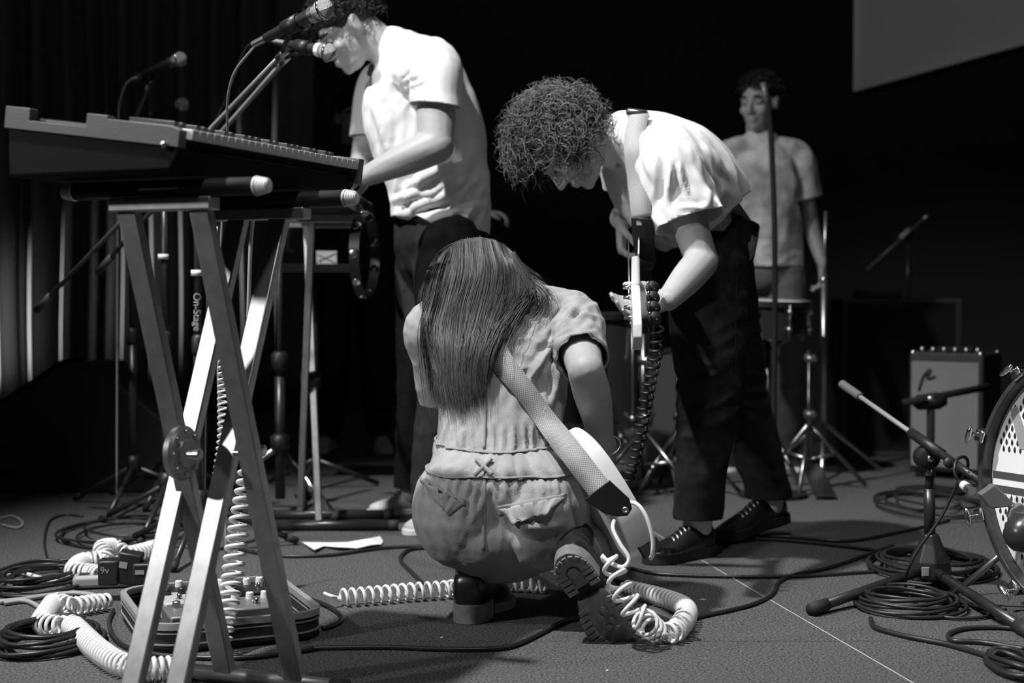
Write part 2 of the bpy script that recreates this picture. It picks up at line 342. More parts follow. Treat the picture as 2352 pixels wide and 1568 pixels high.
def hand(mb, wr, d, nrm, thumb, curl=(.5, .6, .6, .7), s=1.0, tcurl=.5, spread=.08):
    """wr wrist, d pointing direction, nrm palm normal, thumb +1/-1 side"""
    d = unit(d); nrm = unit(np.asarray(nrm) - d * np.dot(nrm, d)); l = np.cross(d, nrm) * thumb; wr = np.asarray(wr, float)
    mb.etube([wr, wr + d * .035 * s, wr + d * .07 * s, wr + d * .09 * s], A(.026, .036, .041, .038) * s, A(.02, .017, .015, .012) * s, nrm, 14)
    for i, (o, ln) in enumerate(((.029, .072), (.010, .082), (-.010, .076), (-.029, .060))):
        p = wr + d * (.088 - abs(o) * .12) * s + l * o * s; dd = unit(d + l * o * spread * 20 * .2); pts = [p - dd * .012 * s, p]; ang = 0
        for k, fr in enumerate((.44, .32, .24)):
            ang += curl[i] * (1.0, 1.15, .7)[k]; q = pts[-1] + (dd * math.cos(ang) + nrm * math.sin(ang)) * ln * fr * s; pts.append(q)
        mb.etube(pts, A(.0095, .0095, .009, .008, .0068) * s, A(.009, .009, .0085, .0075, .006) * s, l, 10, 16)
    p = wr + d * .025 * s + l * .026 * s; t1 = unit(l * .75 + d * .6 + nrm * .35); t2 = unit(d * (1 - .3 * tcurl) + l * (.35 - .5 * tcurl) + nrm * .8 * tcurl)
    mb.etube([p, p + t1 * .035 * s, p + t1 * .035 * s + t2 * .032 * s, p + t1 * .035 * s + t2 * .055 * s], A(.014, .0115, .0105, .008) * s, A(.014, .011, .0095, .007) * s, nrm, 10, 14)
def shoe(parent, heel, toe, up, upper, sole, wd=.1, lace=None, tall=.10, name='shoe', fat=1.0):
    heel, toe = np.asarray(heel, float), np.asarray(toe, float); f = unit(toe - heel); L = np.linalg.norm(toe - heel); up = unit(np.asarray(up) - f * np.dot(up, f)); s = np.cross(f, up)
    P = lambda t, a, h: heel + f * t * L + s * a * wd + up * h
    ts = [0, .02, .07, .18, .35, .5, .65, .78, .9, .97, 1.0]; ws = [.18, .27, .34, .37, .34, .37, .46, .47, .38, .22, .08]
    out = [P(t, a, 0) for t, a in zip(ts, ws)] + [P(t, -a, 0) for t, a in zip(ts[::-1], ws[::-1])]
    hs = [tall, tall, tall * 1.0, tall * .96, tall * .83, tall * .62, tall * .5, tall * .4]
    st = [.07, .13, .22, .34, .46, .6, .76, .9]; sw = [.30, .35, .36, .36, .38, .45, .46, .34]; RG = []; a = np.linspace(0, 2 * math.pi, 18, endpoint=False)
    for t, w_, h in zip(st, sw, hs):
        RG.append([P(t, w_ * (math.copysign(abs(math.cos(x)) ** .6, math.cos(x))) * (1 if math.sin(x) < .1 else (1 - .38 * math.sin(x) * (1 if t < .5 else .5))), .012 + (h - .012) * (.5 + .5 * math.copysign(abs(math.sin(x)) ** .75, math.sin(x)))) for x in a])
    RG = [[np.mean(RG[0], axis=0) - f * .015 + (q - np.mean(RG[0], axis=0)) * .72 for q in RG[0]]] + RG + [[np.mean(RG[-1], axis=0) + f * L * .055 + (q - np.mean(RG[-1], axis=0)) * .6 for q in RG[-1]]]
    mb = MB(); mb.rings(RG); o = mb.build(name, upper, parent, sub=1)
    mb = MB(); mb.prism(out, up * .022 * fat); mb.build('sole', sole, o, smooth='auto', bevel=.004)
    if lace:
        for k in range(5):
            t = .40 + k * .055; h = np.interp(t, st, hs) + .004
            mb = MB(); mb.tube(catmull([P(t - .02, .2, h - .012), P(t, .08, h), P(t + .01, -.08, h), P(t + .02, -.2, h - .012)], 8), .0028, 6); mb.build('lace', lace, o)
    return o
def cast(tr, px, py):
    d = Vector(ray(px, py)).normalized(); h = tr.ray_cast(Vector((0, 0, H)), d)
    return (np.array(h[0]), np.array(h[1])) if h[0] is not None else (None, None)
def drape(tr, pts, n, off, default=None):
    """points on a garment along a drawn line, lifted off the cloth"""
    Q = catmull(np.asarray(pts, float), n); out = []; nr = []
    for x, y in Q[:, :2]:
        p, k = cast(tr, x, y)
        if p is None: p, k = (out[-1] + (W(x, y, out[-1][1]) - out[-1]) if out else W(x, y, default or 3.3)), A(0, -1, 0)
        if np.dot(k, ray(x, y)) > 0: k = -k
        out.append(p + k * off); nr.append(k)
    return np.array(out), np.array(nr)
def sm(X, it=3):
    X = np.array(X)
    for _ in range(it): X[1:-1] = .25 * X[:-2] + .5 * X[1:-1] + .25 * X[2:]
    return X
def patch(tr, quad, nx, ny, off, bulge=None):
    """cloth panel laid on a garment; quad px corners tl,tr,br,bl"""
    q = [A(*c) for c in quad]; m = MB(); V = []
    for j in range(ny):
        for i in range(nx):
            u, v = i / (nx - 1), j / (ny - 1); c = (q[0] * (1 - u) + q[1] * u) * (1 - v) + (q[3] * (1 - u) + q[2] * u) * v
            p, k = cast(tr, *c)
            if p is None:
                e = 0
                while p is None and e < 120: e += 4; p, k = cast(tr, c[0] + (e if c[0] < 1150 else -e), c[1])
            if np.dot(k, ray(*c)) > 0: k = -k
            V.append(p + k * (off + (bulge(u, v) if bulge else 0)))
    m.add(V, [(j * nx + i, j * nx + i + 1, (j + 1) * nx + i + 1, (j + 1) * nx + i) for j in range(ny - 1) for i in range(nx - 1)]); return m
def band(tr, c, nrm, ht, off, ripple=0, freq=0, n=140, rmax=.3, sag=0):
    c = np.asarray(c, float); f, s, u = frame(nrm, (0, 1, 0)); m = MB(); RG = []
    for i in range(n):
        a = 2 * math.pi * i / n; d = s * math.cos(a) + u * math.sin(a); col = []
        for h in (-.5, -.42, 0, .42, .5):
            h2 = tr.ray_cast(Vector(c + f * h * ht), Vector(d), rmax); p = np.array(h2[0]) if h2[0] is not None else c + d * .1
            rp = ripple * (math.sin(a * freq + 1.7 * math.sin(3 * a)) ** 3 + .4 * math.sin(2.3 * a * freq)) * (0 if abs(h) == .5 else 1); col.append(p + d * (off + rp - (.004 if abs(h) == .5 else 0)))
        RG.append(col)
    V = np.array(RG).reshape(-1, 3); m.add(V, [(i * 5 + j, ((i + 1) % n) * 5 + j, ((i + 1) % n) * 5 + j + 1, i * 5 + j + 1) for i in range(n) for j in range(4)]); return m
def curls(c, R, rad, n, length, keep, parent, matl, name='hair', r=.0013, hr=.009, droop=.35, seed=1, mess=.5, k=26):
    """curly hair: helical locks rooted on an ellipsoid scalp"""
    rg = np.random.default_rng(seed); P = []
    while len(P) < n:
        d = unit(rg.normal(size=3))
        if not keep(d): continue
        root = c + R @ (np.asarray(rad) * d); nrm = unit(R @ (d / np.asarray(rad))); tng = unit(np.cross(nrm, rg.normal(size=3)))
        ln = length * rg.uniform(.55, 1.2); t = np.linspace(0, 1, k); dr = unit(nrm * .75 + tng * mess + A(0, 0, -droop * .4))
        pth = root[None] + dr[None] * (ln * t)[:, None] + A(0, 0, -1)[None] * (droop * ln * t ** 2)[:, None] + tng[None] * (mess * .5 * ln * t ** 2)[:, None]
        f, s, u = frame(dr, nrm + .3 * rg.normal(size=3)); tn = rg.uniform(1.6, 3.4); ph = rg.uniform(0, 6.28); q = hr * rg.uniform(.6, 1.4) * np.clip(t * 2.5, 0, 1)
        pth += s[None] * (q * np.cos(ph + t * tn * 6.28))[:, None] + u[None] * (q * np.sin(ph + t * tn * 6.28))[:, None]; P.append(pth)
    return strands(np.array(P), r, name, matl, parent)

# ------------------------------------------------------------------ the crouching guitarist
Wm = thing('person', G(1150, 1400), 'crouching person seen from behind in a belted short-sleeved jumpsuit with long straight hair', 'person')
hc = W(1092, 664, 3.66); hf = unit(A(-.25, .62, -.75)); hu = unit(A(-.12, .72, .68))
shR, elR, wrR = W(1318, 742, 3.50), W(1346, 852, 3.27), W(1393, 1025, 3.43)
shL, elL, wrL = W(987, 756, 3.55), W(1004, 900, 3.60), W(1085, 950, 3.80)
hipR, hipL = W(1225, 1175, 3.36), W(1085, 1170, 3.36); kneeR = A(.235, 3.74, .17); kneeL = A(-.09, 3.74, .36)
heelR, toeR = W(1304, 1296, 3.075), W(1436, 1478, 3.12); fR = unit(toeR - heelR); vR = A(-.28, -1, .02); nR = unit(vR - fR * np.dot(vR, fR)); sR = np.cross(fR, nR)
ankR = heelR - nR * .13 + fR * .05; ankL = A(-.085, 3.36, .15)
body = MB(); Lh, Rh = head(body, hc, hf, hu, .98)
body.etube([W(1130, 705, 3.58), W(1105, 665, 3.63)], [.055, .055], [.06, .06], (0, 1, 0))
body.etube([W(1150, 1170, 3.34), W(1146, 1050, 3.38), W(1150, 900, 3.44), W(1150, 770, 3.52), W(1145, 715, 3.56)], [.15, .12, .13, .15, .10], [.11, .085, .085, .085, .06], (0, 1, 0))
body.limb([shR, shR * .5 + elR * .5, elR], [.052, .050, .042]); body.limb([elR, W(1360, 905, 3.30), W(1371, 950, 3.34), W(1380, 1000, 3.39), wrR], [.0435, .044, .039, .032, .026])
body.limb([A(*W(1250, 765, 3.53)), shR], [.06, .05])
body.limb([shL, elL], [.048, .04]); body.limb([elL, wrL], [.038, .025]); body.limb([W(1050, 765, 3.54), shL], [.06, .05])
hand(body, wrR, A(-.3, .75, -.4), A(-.8, -.3, 0), -1, (.5, .5, .6, .6), .92); hand(body, wrL, A(.5, .8, .1), A(0, .2, .9), 1, (.6, .7, .7, .8), .92)
for hp, kn, an in ((hipR, kneeR, ankR), (hipL, kneeL, ankL)): body.limb([hp, hp * .5 + kn * .5, kn], [.075, .07, .05]); body.limb([kn, kn * .6 + an * .4, an], [.05, .045, .033])
meb = union(body, .006, 3); treeB = tree(meb)
# jumpsuit
j = MB()
j.etube([W(1150, 1205, 3.345), W(1150, 1130, 3.345), W(1147, 1055, 3.37), W(1150, 960, 3.41), W(1152, 860, 3.455), W(1150, 780, 3.51), W(1148, 728, 3.55), W(1140, 700, 3.575)],
        [.165, .172, .150, .148, .158, .172, .15, .075], [.135, .14, .112, .112, .112, .105, .085, .07], (0, 1, 0), 28)
j.ell(W(1062, 1170, 3.315), (.118, .145, .135)); j.ell(W(1245, 1170, 3.315), (.118, .145, .135)); j.ell(W(1150, 1120, 3.32), (.15, .125, .10))
j.ell(W(1110, 1230, 3.30), (.115, .12, .075)); j.ell(W(1235, 1225, 3.30), (.11, .12, .085))
for sh, el in ((shR, elR), (shL, elL)):
    k = .78 if sh is shR else 1.05
    j.etube([sh + unit(A(1150 - (1318 if sh is shR else 985), 0, 0)) * .09 + A(0, .02, .02), sh + A(0, 0, .006), sh * .6 + el * .4, sh * (1 - k) + el * k, (sh * -.1 + el * 1.1) if sh is shR else (sh * -.25 + el * 1.25)], [.07, .066, .060, .059, .059] if sh is shR else [.07, .062, .056, .048, .044], [.072, .068, .060, .059, .059] if sh is shR else [.07, .064, .056, .048, .044], unit((.31, -.6, .47)), 18)
for hp, kn, an in ((hipR, kneeR, ankR), (hipL, kneeL, ankL)):
    j.limb([hp, hp * .5 + kn * .5, kn], [.105, .092, .068]); j.limb([kn, kn * .6 + an * .4, an * .85 + kn * .15], [.068, .066, .062])
mej = union(j, .006, 6)
for sh, el, k in ((shR, elR, .74), (shL, elL, 1.15)):
    c_ = sh * (1 - k) + el * k; cut(mej, c_, unit(el - sh), .17 if sh is shR else .10)
mej.update()
wrinkle(mej, [(None, 1, (.1, 0, 1), 20, 4, .003), (None, 1, (.3, 0, 1), 55, 12, .0014), (W(1250, 850, 3.4), .12, (.45, 0, .85), 30, 5, .009), (W(1300, 760, 3.45), .09, (.7, 0, .5), 34, 8, .008), (W(1260, 720, 3.5), .10, (.8, 0, -.4), 26, 6, .007)])
fl = [(x, 975 + 4 * math.sin(x), x + (x - 1140) * .05, 1040, 5, .006) for x in (1020, 1040, 1062, 1085, 1130, 1150, 1175, 1200, 1222, 1245)] + [(x, 1095, x + (x - 1120) * .1, 1140, 5, .005) for x in (985, 1005, 1030, 1052, 1075, 1135, 1160, 1185, 1212, 1240, 1270)]
fl += [(1290, 745, 1215, 900, 9, .012), (1300, 790, 1240, 960, 9, .010), (1330, 700, 1285, 760, 8, .012), (1350, 720, 1300, 745, 7, .010), (1370, 760, 1300, 775, 6, .008), (1180, 700, 1240, 770, 9, .006), (1150, 800, 1190, 930, 10, .005), (1060, 960, 1050, 1030, 7, .006), (1262, 860, 1230, 980, 7, .009), (1020, 1200, 1060, 1250, 10, .006), (1190, 1215, 1300, 1195, 10, .006), (1130, 1110, 1075, 1200, 8, .006), (1080, 1190, 1100, 1120, 6, .006)]
folds(mej, fl); mej.update()
treeJ = tree(mej)
meshpart(meb, 'body', M['skin'], Wm)
wv = MB()
jo = meshpart(mej, 'jumpsuit', M['jump'], Wm, solid=.003)
bn = unit(A(.0, -.12, 1)); bc = W(1147, 1034, 3.37)
b_ = band(treeJ, bc, bn, .048, .004, .004, 22); b_.build('waistband', M['jump'], jo, solid=.004)
for k in (-.5, .5):
    rr = band(treeJ, bc + bn * .046 * k, bn, .005, .0075, 0, 0); rr.build('waistband_stitching', M['jumpd'], jo, solid=.002)
P_, N_ = drape(treeJ, [(1118, 800), (1116, 900), (1112, 1030)], 30, .001); mb = MB(); mb.ribbon(sm(P_), N_, .006, .0022); mb.build('back_seam', M['jumpd'], jo)
P_, N_ = drape(treeJ, [(1112, 1098), (1112, 1180), (1110, 1262)], 26, .0); mb = MB(); mb.ribbon(sm(P_), N_, .010, .0025); mb.build('seat_seam', M['jumpd'], jo)
for a_, b2 in (((1092, 1048), (1132, 1088)), ((1130, 1050), (1090, 1090))):
    p1, p2 = W(*a_, 3.3), W(*b2, 3.3); Q = []
    for t in np.linspace(0, 1, 8):
        x, y = np.asarray(a_) * (1 - t) + np.asarray(b2) * t; h, nn = cast(treeJ, x, y); Q.append(h + A(0, -.0165, 0))
    mb = MB(); mb.ribbon(sm(np.array(Q)), np.tile(A(0, -1, .1), (8, 1)), .009, .003); mb.build('cross_stitch_tab', M['jumpd'], jo)
# back pockets: left gaping open, right with a lifted frayed flap
mb = patch(treeJ, [(1140, 1162), (1300, 1132), (1296, 1152), (1146, 1184)], 18, 5, .002); mb.build('pocket_top', M['jumpd'], jo, solid=.003)
mb = patch(treeJ, [(1144, 1168), (1298, 1140), (1262, 1172), (1186, 1206)], 18, 7, .003, lambda u, v: .014 * v * (.6 + .4 * math.sin(u * 9)) + .003 * math.sin(u * 31)); mb.build('pocket_flap', M['jump'], jo, solid=.0025)
mb = patch(treeJ, [(968, 1104), (1066, 1160), (1030, 1184), (1002, 1150)], 16, 7, .002, lambda u, v: .018 * math.sin(math.pi * u) * (1 - v) + .002 * math.sin(u * 25)); mb.build('pocket_flap', M['jump'], jo, solid=.0025)
mb = patch(treeJ, [(966, 1094), (1070, 1150), (1068, 1163), (966, 1108)], 16, 3, .003); mb.build('pocket_top', M['jumpd'], jo, solid=.003)
for sh, el, k in ((shR, elR, .74), (shL, elL, .95)):
    c_ = sh * (1 - k) + el * k; ax = unit(el - sh)
    if sh is shR:
        rr = band(treeJ, c_ - ax * .014, ax, .022, .0025, 0, 0, rmax=.085); rr.build('sleeve_hem', M['jump'], jo, solid=.002)
# long straight hair falling to the left of the back
g = [[(1018, 584), (998, 622), (985, 680), (968, 745), (985, 850), (1006, 938)], [(1044, 562), (1034, 620), (1018, 690), (1000, 770), (1010, 860), (1024, 950)], [(1072, 551), (1073, 630), (1050, 710), (1040, 790), (1038, 870), (1052, 948)],
     [(1102, 547), (1112, 620), (1098, 690), (1080, 770), (1070, 850), (1080, 932)], [(1132, 552), (1148, 620), (1138, 690), (1118, 760), (1098, 840), (1102, 918)], [(1158, 565), (1182, 622), (1180, 680), (1158, 728), (1128, 790), (1112, 880)],
     [(1180, 584), (1208, 634), (1222, 668), (1196, 702), (1160, 748), (1132, 800)]]
gw = [[(1150, 562), (1205, 628), (1240, 655), (1262, 676), (1262, 694), (1240, 712)], [(1160, 566), (1200, 622), (1222, 650), (1238, 678), (1228, 700), (1200, 730)]]
gl = [[(1060, 552), (1015, 575), (990, 620), (976, 670), (972, 710), (975, 740)], [(1066, 551), (1040, 580), (1018, 625), (1000, 675), (992, 710), (990, 735)], [(1072, 551), (1062, 590), (1045, 640), (1030, 690), (1020, 720), (1010, 745)]]
hv = MB(); hv.ell(hc + Rh @ A(0, -.015, .03), (.088, .108, .098), Rh, 24, 16); meh = union(hv, .008, 1); treeH = tree(meh)
hair_cap = meshpart(meh, 'scalp_hair', M['hair'], Wm)
GX, GY = np.arange(920, 1320, 6), np.arange(530, 1000, 6); GD = np.full((len(GY), len(GX)), 9.)
for j_, y in enumerate(GY):
    for i_, x in enumerate(GX):
        for tr in (treeH, treeJ):
            p, k = cast(tr, x, y)
            if p is not None: GD[j_, i_] = min(GD[j_, i_], p[1])
GD[GD > 8] = np.nan
for _ in range(30):                      # carry the nearest surface depth outward past the silhouette
    nb = np.stack([np.roll(GD, 1, 0), np.roll(GD, -1, 0), np.roll(GD, 1, 1), np.roll(GD, -1, 1)]); cn = (~np.isnan(nb)).sum(0); av = np.where(cn > 0, np.nansum(nb, 0) / np.maximum(cn, 1), np.nan)
    GD = np.where(np.isnan(GD), av, GD)
def fall(guides, n, seed, kk=16, ragged=.14, lift=(.022, .042), jit=5):
    rg = np.random.default_rng(seed); GG = np.array([catmull(np.array(q, float), kk) for q in guides]); out = []; dl = rg.normal(size=(40, 2)) * 4
    for _ in range(n):
        u = rg.uniform(0, len(GG) - 1); i = min(int(u), len(GG) - 2); q = GG[i] * (1 - u + i) + GG[i + 1] * (u - i); lk = int(u * 39 / len(GG))
        e = 1 - abs(rg.normal()) * ragged; q = resample(q, 60); q = catmull(q[:max(12, int(60 * min(1, max(.45, e))))], kk)
        t = np.linspace(0, 1, kk)[:, None]; q = q + dl[lk] * t ** 2 * 1.5 + rg.normal(size=2) * jit * (.25 + .75 * t) + np.column_stack([np.sin(np.linspace(0, rg.uniform(1.5, 4), kk) + rg.uniform(0, 6)) * rg.uniform(0, 4), np.zeros(kk)]) * t
        Y = GD[np.clip(((q[:, 1] - 530) / 6).round().astype(int), 0, len(GY) - 1), np.clip(((q[:, 0] - 920) / 6).round().astype(int), 0, len(GX) - 1)]
        Y = sm(np.where(np.isnan(Y), 3.55, Y), 8) - rg.uniform(*lift); out.append([W(x, y, yy) for (x, y), yy in zip(q, Y)])
    return np.array(out)
HS = np.concatenate([fall(g, 3600, 3), fall(gw, 220, 4, ragged=.25, lift=(.010, .022), jit=8), fall(gl, 900, 5, lift=(.006, .018), jit=4), fall(g, 60, 8, ragged=.05, lift=(.035, .05), jit=15)])
strands(HS, .0010, 'hair', M['hair'], Wm)
mb = MB(); mb.tube(catmull([W(1096, 742, 3.36), W(1118, 790, 3.355), W(1136, 796, 3.355), W(1146, 778, 3.36), W(1130, 768, 3.362)], 16), .0018, 6); mb.build('loose_thread', M['lugk'], Wm)
mb = MB(); th = np.linspace(0, 2 * math.pi, 28, endpoint=False); f, s, u = frame(wrR - elR); cc = wrR - f * .012 + A(.003, -.002, -.006)
mb.tube([cc + (s * math.cos(t) + u * math.sin(t)) * .033 for t in th], .0016, 6, loop=True); mb.build('bracelet', M['steel'], Wm)
# boots
def boot(heel, toe, n, tall):
    f = unit(toe - heel); L = np.linalg.norm(toe - heel); up = -n; s = np.cross(f, up); P = lambda t, a, h: heel + f * t * L + s * a + up * h
    mb = MB(); a = np.linspace(0, 2 * math.pi, 20, endpoint=False)
    def sec(t, w_, lo, hi): return [P(t, w_ * math.copysign(abs(math.cos(x)) ** .65, math.cos(x)), lo + (hi - lo) * (.5 + .5 * math.copysign(abs(math.sin(x)) ** .7, math.sin(x)))) for x in a]
    mb.rings([sec(-.09, .02, .05, .09), sec(-.06, .036, .035, .12), sec(.1, .042, .03, .13), sec(.28, .04, .028, .12), sec(.48, .041, .026, .10), sec(.66, .046, .022, .078), sec(.82, .045, .02, .064), sec(.94, .034, .02, .05), sec(1.0, .014, .024, .04)])
    shaft = unit(up * .9 + f * .02); b0 = P(.10, 0, .08); mb2 = MB()
    o = mb.build('boot', M['leather'], Wm, sub=1)
    mb2.rings([[b0 + shaft * h + s * r_ * math.cos(x) + f * (r_ * 1.08) * math.sin(x) for x in a] for h, r_ in ((0, .038), (.04, .038), (tall, .040), (tall + .004, .037), (tall - .02, .034))]); mb2.build('boot_shaft', M['leather'], o)
    def outline(t0, t1, wf, k=9): 
        ts = t0 + (t1 - t0) * (1 - np.cos(np.linspace(0, math.pi, k))) / 2; return [P(t, wf(t), 0) for t in ts] + [P(t, -wf(t), 0) for t in ts[::-1]]
    wh = lambda t: .043 * math.sqrt(max(0, 1 - ((.13 - min(t, .13)) / .245) ** 2)) if t < .13 else .043
    wf = lambda t: float(np.interp(t, [.42, .55, .7, .82, .92, .98, 1.0], [.036, .052, .060, .057, .044, .026, .012]))
    mb = MB(); mb.prism([p + up * .0 for p in outline(-.11, .27, wh)], up * .045); so = mb.build('heel_block', M['bootsole'], o, smooth='auto', bevel=.002)
    mb = MB(); mb.prism(outline(.4, 1.0, wf, 12), up * .024); mb.build('forefoot_sole', M['bootsole'], o, smooth='auto', bevel=.002)
    mb = MB(); mb.prism([P(.25, .034, .022), P(.45, .034, .012), P(.45, -.034, .012), P(.25, -.034, .022)], up * .014); mb.build('shank', M['rubber'], o, smooth='auto')
    return o, P, up, s, f
bo, PB, upB, sB, fB = boot(heelR, toeR, nR, .10)
def lug(p, d, ln, wd, dp=.006):
    mb = MB(); mb.bar(p - d * ln / 2 - upB * dp / 2, p + d * ln / 2 - upB * dp / 2, wd, dp, upB); mb.build('lug', M['bootsole'], bo, smooth=False, bevel=.001)
c0 = PB(.10, 0, 0)
for k in range(9):
    a_ = math.pi * (.5 + k / 8); d = fB * math.cos(a_) + sB * math.sin(a_); lug(c0 + d * .029, d, .024, .0115)
for k in (-1, 1):
    for i in range(3): lug(c0 + fB * (.012 + .0145 * i) + sB * k * .028, sB, .024, .0095)
mb = MB(); mb.lathe(c0 + upB * .001, -upB, [(0, .015), (.006, .014), (.0065, .0)], 7); mb.build('lug', M['bootsole'], bo, smooth=False)
for k in (-1, 1):
    for i in range(7):
        t = .50 + .066 * i; w_ = float(np.interp(t, [.42, .55, .7, .82, .92, .98], [.036, .052, .060, .057, .044, .026])); lug(PB(t, k * (w_ - .012), 0), unit(sB + fB * .15 * k), .023 if i < 6 else .014, .011)
for t, a_ in ((.58, .006), (.64, -.01), (.70, .009), (.76, -.006), (.82, .008)):
    mb = MB(); mb.lathe(PB(t, a_, .001), -upB, [(0, .009), (.006, .008), (.0065, 0)], 6); mb.build('lug', M['bootsole'], bo, smooth=False)
hL = G(1074, 1436); boot(A(hL[0], hL[1] + .03, 0), A(hL[0] + .07, hL[1] + .27, .0), A(0, 0, -1), .13)
# ------------------------------------------------------------------ her white electric guitar, seen from the butt end
def solid_body(name, outline, o, a, w_, thick, matl, parent, rnd=.008):
    n = np.cross(w_, a); mb = MB(); mb.prism([o + a * t + w_ * x - n * thick / 2 for t, x in outline], n * thick); return mb.build(name, matl, parent, smooth='auto', bevel=rnd)
OUT = [(0, .0), (.004, .06), (.02, .105), (.05, .145), (.09, .163), (.13, .163), (.17, .148), (.21, .128), (.25, .122), (.30, .132), (.35, .148), (.41, .152), (.435, .138), (.42, .118), (.385, .085), (.37, .05), (.375, .03),
       (.375, -.03), (.37, -.05), (.40, -.09), (.45, -.125), (.475, -.148), (.45, -.158), (.38, -.152), (.30, -.136), (.24, -.128), (.19, -.138), (.15, -.156), (.10, -.165), (.06, -.152), (.025, -.115), (.006, -.065)]
def smooth_outline(O, k=3):
    O = np.array(O); O = np.vstack([O, O[:1]]); return catmull(O, k * (len(O) - 1) + 1)[:-1]
ga = W(1328, 984, 3.20); gb = W(1494, 1256, 3.16); gw_ = unit(gb - ga); gax = A(-.33, .92, -.17); gax = unit(gax - gw_ * np.dot(gax, gw_)); gn = np.cross(gw_, gax)
go = (ga + gb) / 2
Gt = thing('electric_guitar', go, 'white electric guitar on the crouching person, seen from its butt end', 'guitar')
ob = solid_body('guitar_body', [(t, x) for t, x in smooth_outline(OUT)], go, gax, gw_, .064, M['gtr'], Gt, .005)
mb = MB(); mb.bar(go + gax * .32 + gn * .02, go + gax * .98 + gn * .02, .048, .024, gn); mb.build('neck', M['maple'], Gt, smooth='auto', bevel=.006)
mb = MB(); mb.prism([go + gax * t + gw_ * x + gn * .012 for t, x in ((.97, .024), (1.0, .036), (1.12, .03), (1.15, .0), (1.12, -.03), (1.0, -.036), (.97, -.024))], gn * .014); hd = mb.build('headstock', M['maple'], Gt, smooth=False)
for k in range(6):
    mb = MB(); q = go + gax * (1.0 + k * .023) + gw_ * .045 + gn * .018; mb.ell(q, (.009, .005, .007)); mb.build('tuner', M['chrome'], hd)
mb = MB(); q = go + gax * .012 - gn * .0; mb.box(go + gax * .004 + gw_ * .155, (.030, .012, .05), np.stack([gw_, gax, gn], 1)); mb.build('jack_plate', M['black'], Gt, smooth=False, bevel=.002)
for k in (.12, .26):
    mb = MB(); mb.box(go + gax * k + gn * .03, (.08, .035, .012), np.stack([gw_, gax, gn], 1)); mb.build('pickup', M['black'], Gt, smooth=False)
# strap over her back
P_, N_ = drape(treeJ, [(1104, 730), (1124, 772), (1158, 838), (1210, 908), (1258, 975)], 34, .005)
tail = catmull([P_[-1], P_[-1] + (W(1310, 1035, 3.18) - P_[-1]), W(1352, 1092, 3.145), W(1392, 1140, 3.12), W(1415, 1168, 3.115)], 24)[1:]
P_ = sm(np.vstack([P_, tail]), 8); N_ = sm(np.vstack([N_, np.tile(unit(A(-.25, -.9, .3)), (len(tail), 1))]), 10); N_ = N_ / np.linalg.norm(N_, axis=1)[:, None]
Gs = thing('guitar_strap', P_[-1], 'pale woven guitar strap crossing the back of the crouching person', 'strap')
mb = MB(); mb.ribbon(P_, N_, .054, .003); mb.build('webbing', M['strapw'], Gs)
end = [W(1342, 1148, 3.115), W(1400, 1103, 3.115), W(1446, 1146, 3.11), W(1452, 1168, 3.11), W(1442, 1184, 3.11), W(1418, 1187, 3.11), W(1385, 1178, 3.112)]
mb = MB(); mb.prism(end, (0, .005, .001)); le = mb.build('leather_end', M['leather'], Gs, smooth='auto', bevel=.001)
mb = MB(); mb.lathe(W(1436, 1171, 3.108), (0, -1, .1), [(0, .0075), (.003, .0075), (.005, .006), (.0052, .0035), (.003, .003), (.003, 0)], 18); mb.build('strap_button', M['steel'], le)

# ------------------------------------------------------------------ the curly-haired bass player bending forward
Cm = thing('person', G(1590, 1288), 'bending person with curly hair in a white tee and dark trousers playing a bass', 'person')
chc = W(1300, 332, 3.95); cf = unit(A(-.38, -.12, -.9)); cu = unit(A(-.9, -.1, .36))
sl, el_, wl = W(1545, 395, 3.83), W(1612, 600, 3.80), W(1535, 688, 3.62)
sr, er, wr = W(1425, 360, 4.18), W(1440, 452, 4.22), W(1428, 505, 4.10)
hipc = W(1655, 545, 4.17)
body = MB(); Lc, Rc = head(body, chc, cf, cu, 1.0)
body.etube([W(1440, 330, 3.98), W(1385, 330, 3.97), W(1340, 330, 3.95)], [.06, .058, .06], [.06, .058, .06], (0, 1, 0))
body.etube([hipc, W(1600, 470, 4.12), W(1530, 390, 4.05), W(1450, 340, 3.99)], [.10, .10, .10, .08], [.14, .14, .15, .13], (0, 1, 0))
body.limb([sl, sl * .5 + el_ * .5, el_], [.052, .050, .044]); body.limb([el_, el_ * .55 + wl * .45, wl], [.046, .043, .030]); body.limb([W(1480, 345, 3.95), sl], [.06, .05])
body.limb([sr, er], [.05, .04]); body.limb([er, wr], [.038, .028]); body.limb([W(1450, 345, 4.05), sr], [.06, .05])
hand(body, wl, A(-.93, .02, -.22), A(.1, -.75, .62), 1, (.35, .45, .5, .5), 1.0, .1, .3)
hand(body, wr, A(-.02, -.15, -1), A(.85, -.1, 0), 1, (.75, .85, .95, 1.0), 1.0, .8)
aF, aB = W(1602, 1206, 4.15), W(1768, 1156, 4.49)
kF, kB = W(1628, 890, 4.08), W(1692, 860, 4.36)
hF, hB = W(1622, 590, 4.10), W(1640, 580, 4.26)
for a_, b2, c2 in ((hF, kF, aF), (hB, kB, aB)): body.limb([a_, a_ * .5 + b2 * .5, b2], [.085, .075, .055]); body.limb([b2, b2 * .6 + c2 * .4, c2], [.055, .05, .036])
meb = union(body, .006, 3); meshpart(meb, 'body', M['skin'], Cm); face_bits(Cm, Lc, Rc)
t = MB()
t.etube([W(1650, 525, 4.18), W(1618, 488, 4.16), W(1572, 445, 4.12), W(1520, 393, 4.06), W(1468, 345, 4.01), W(1428, 326, 3.99), W(1400, 325, 3.985)], [.115, .145, .172, .165, .122, .088, .07], [.18, .185, .19, .20, .19, .11, .08], (0, 1, 0), 28)
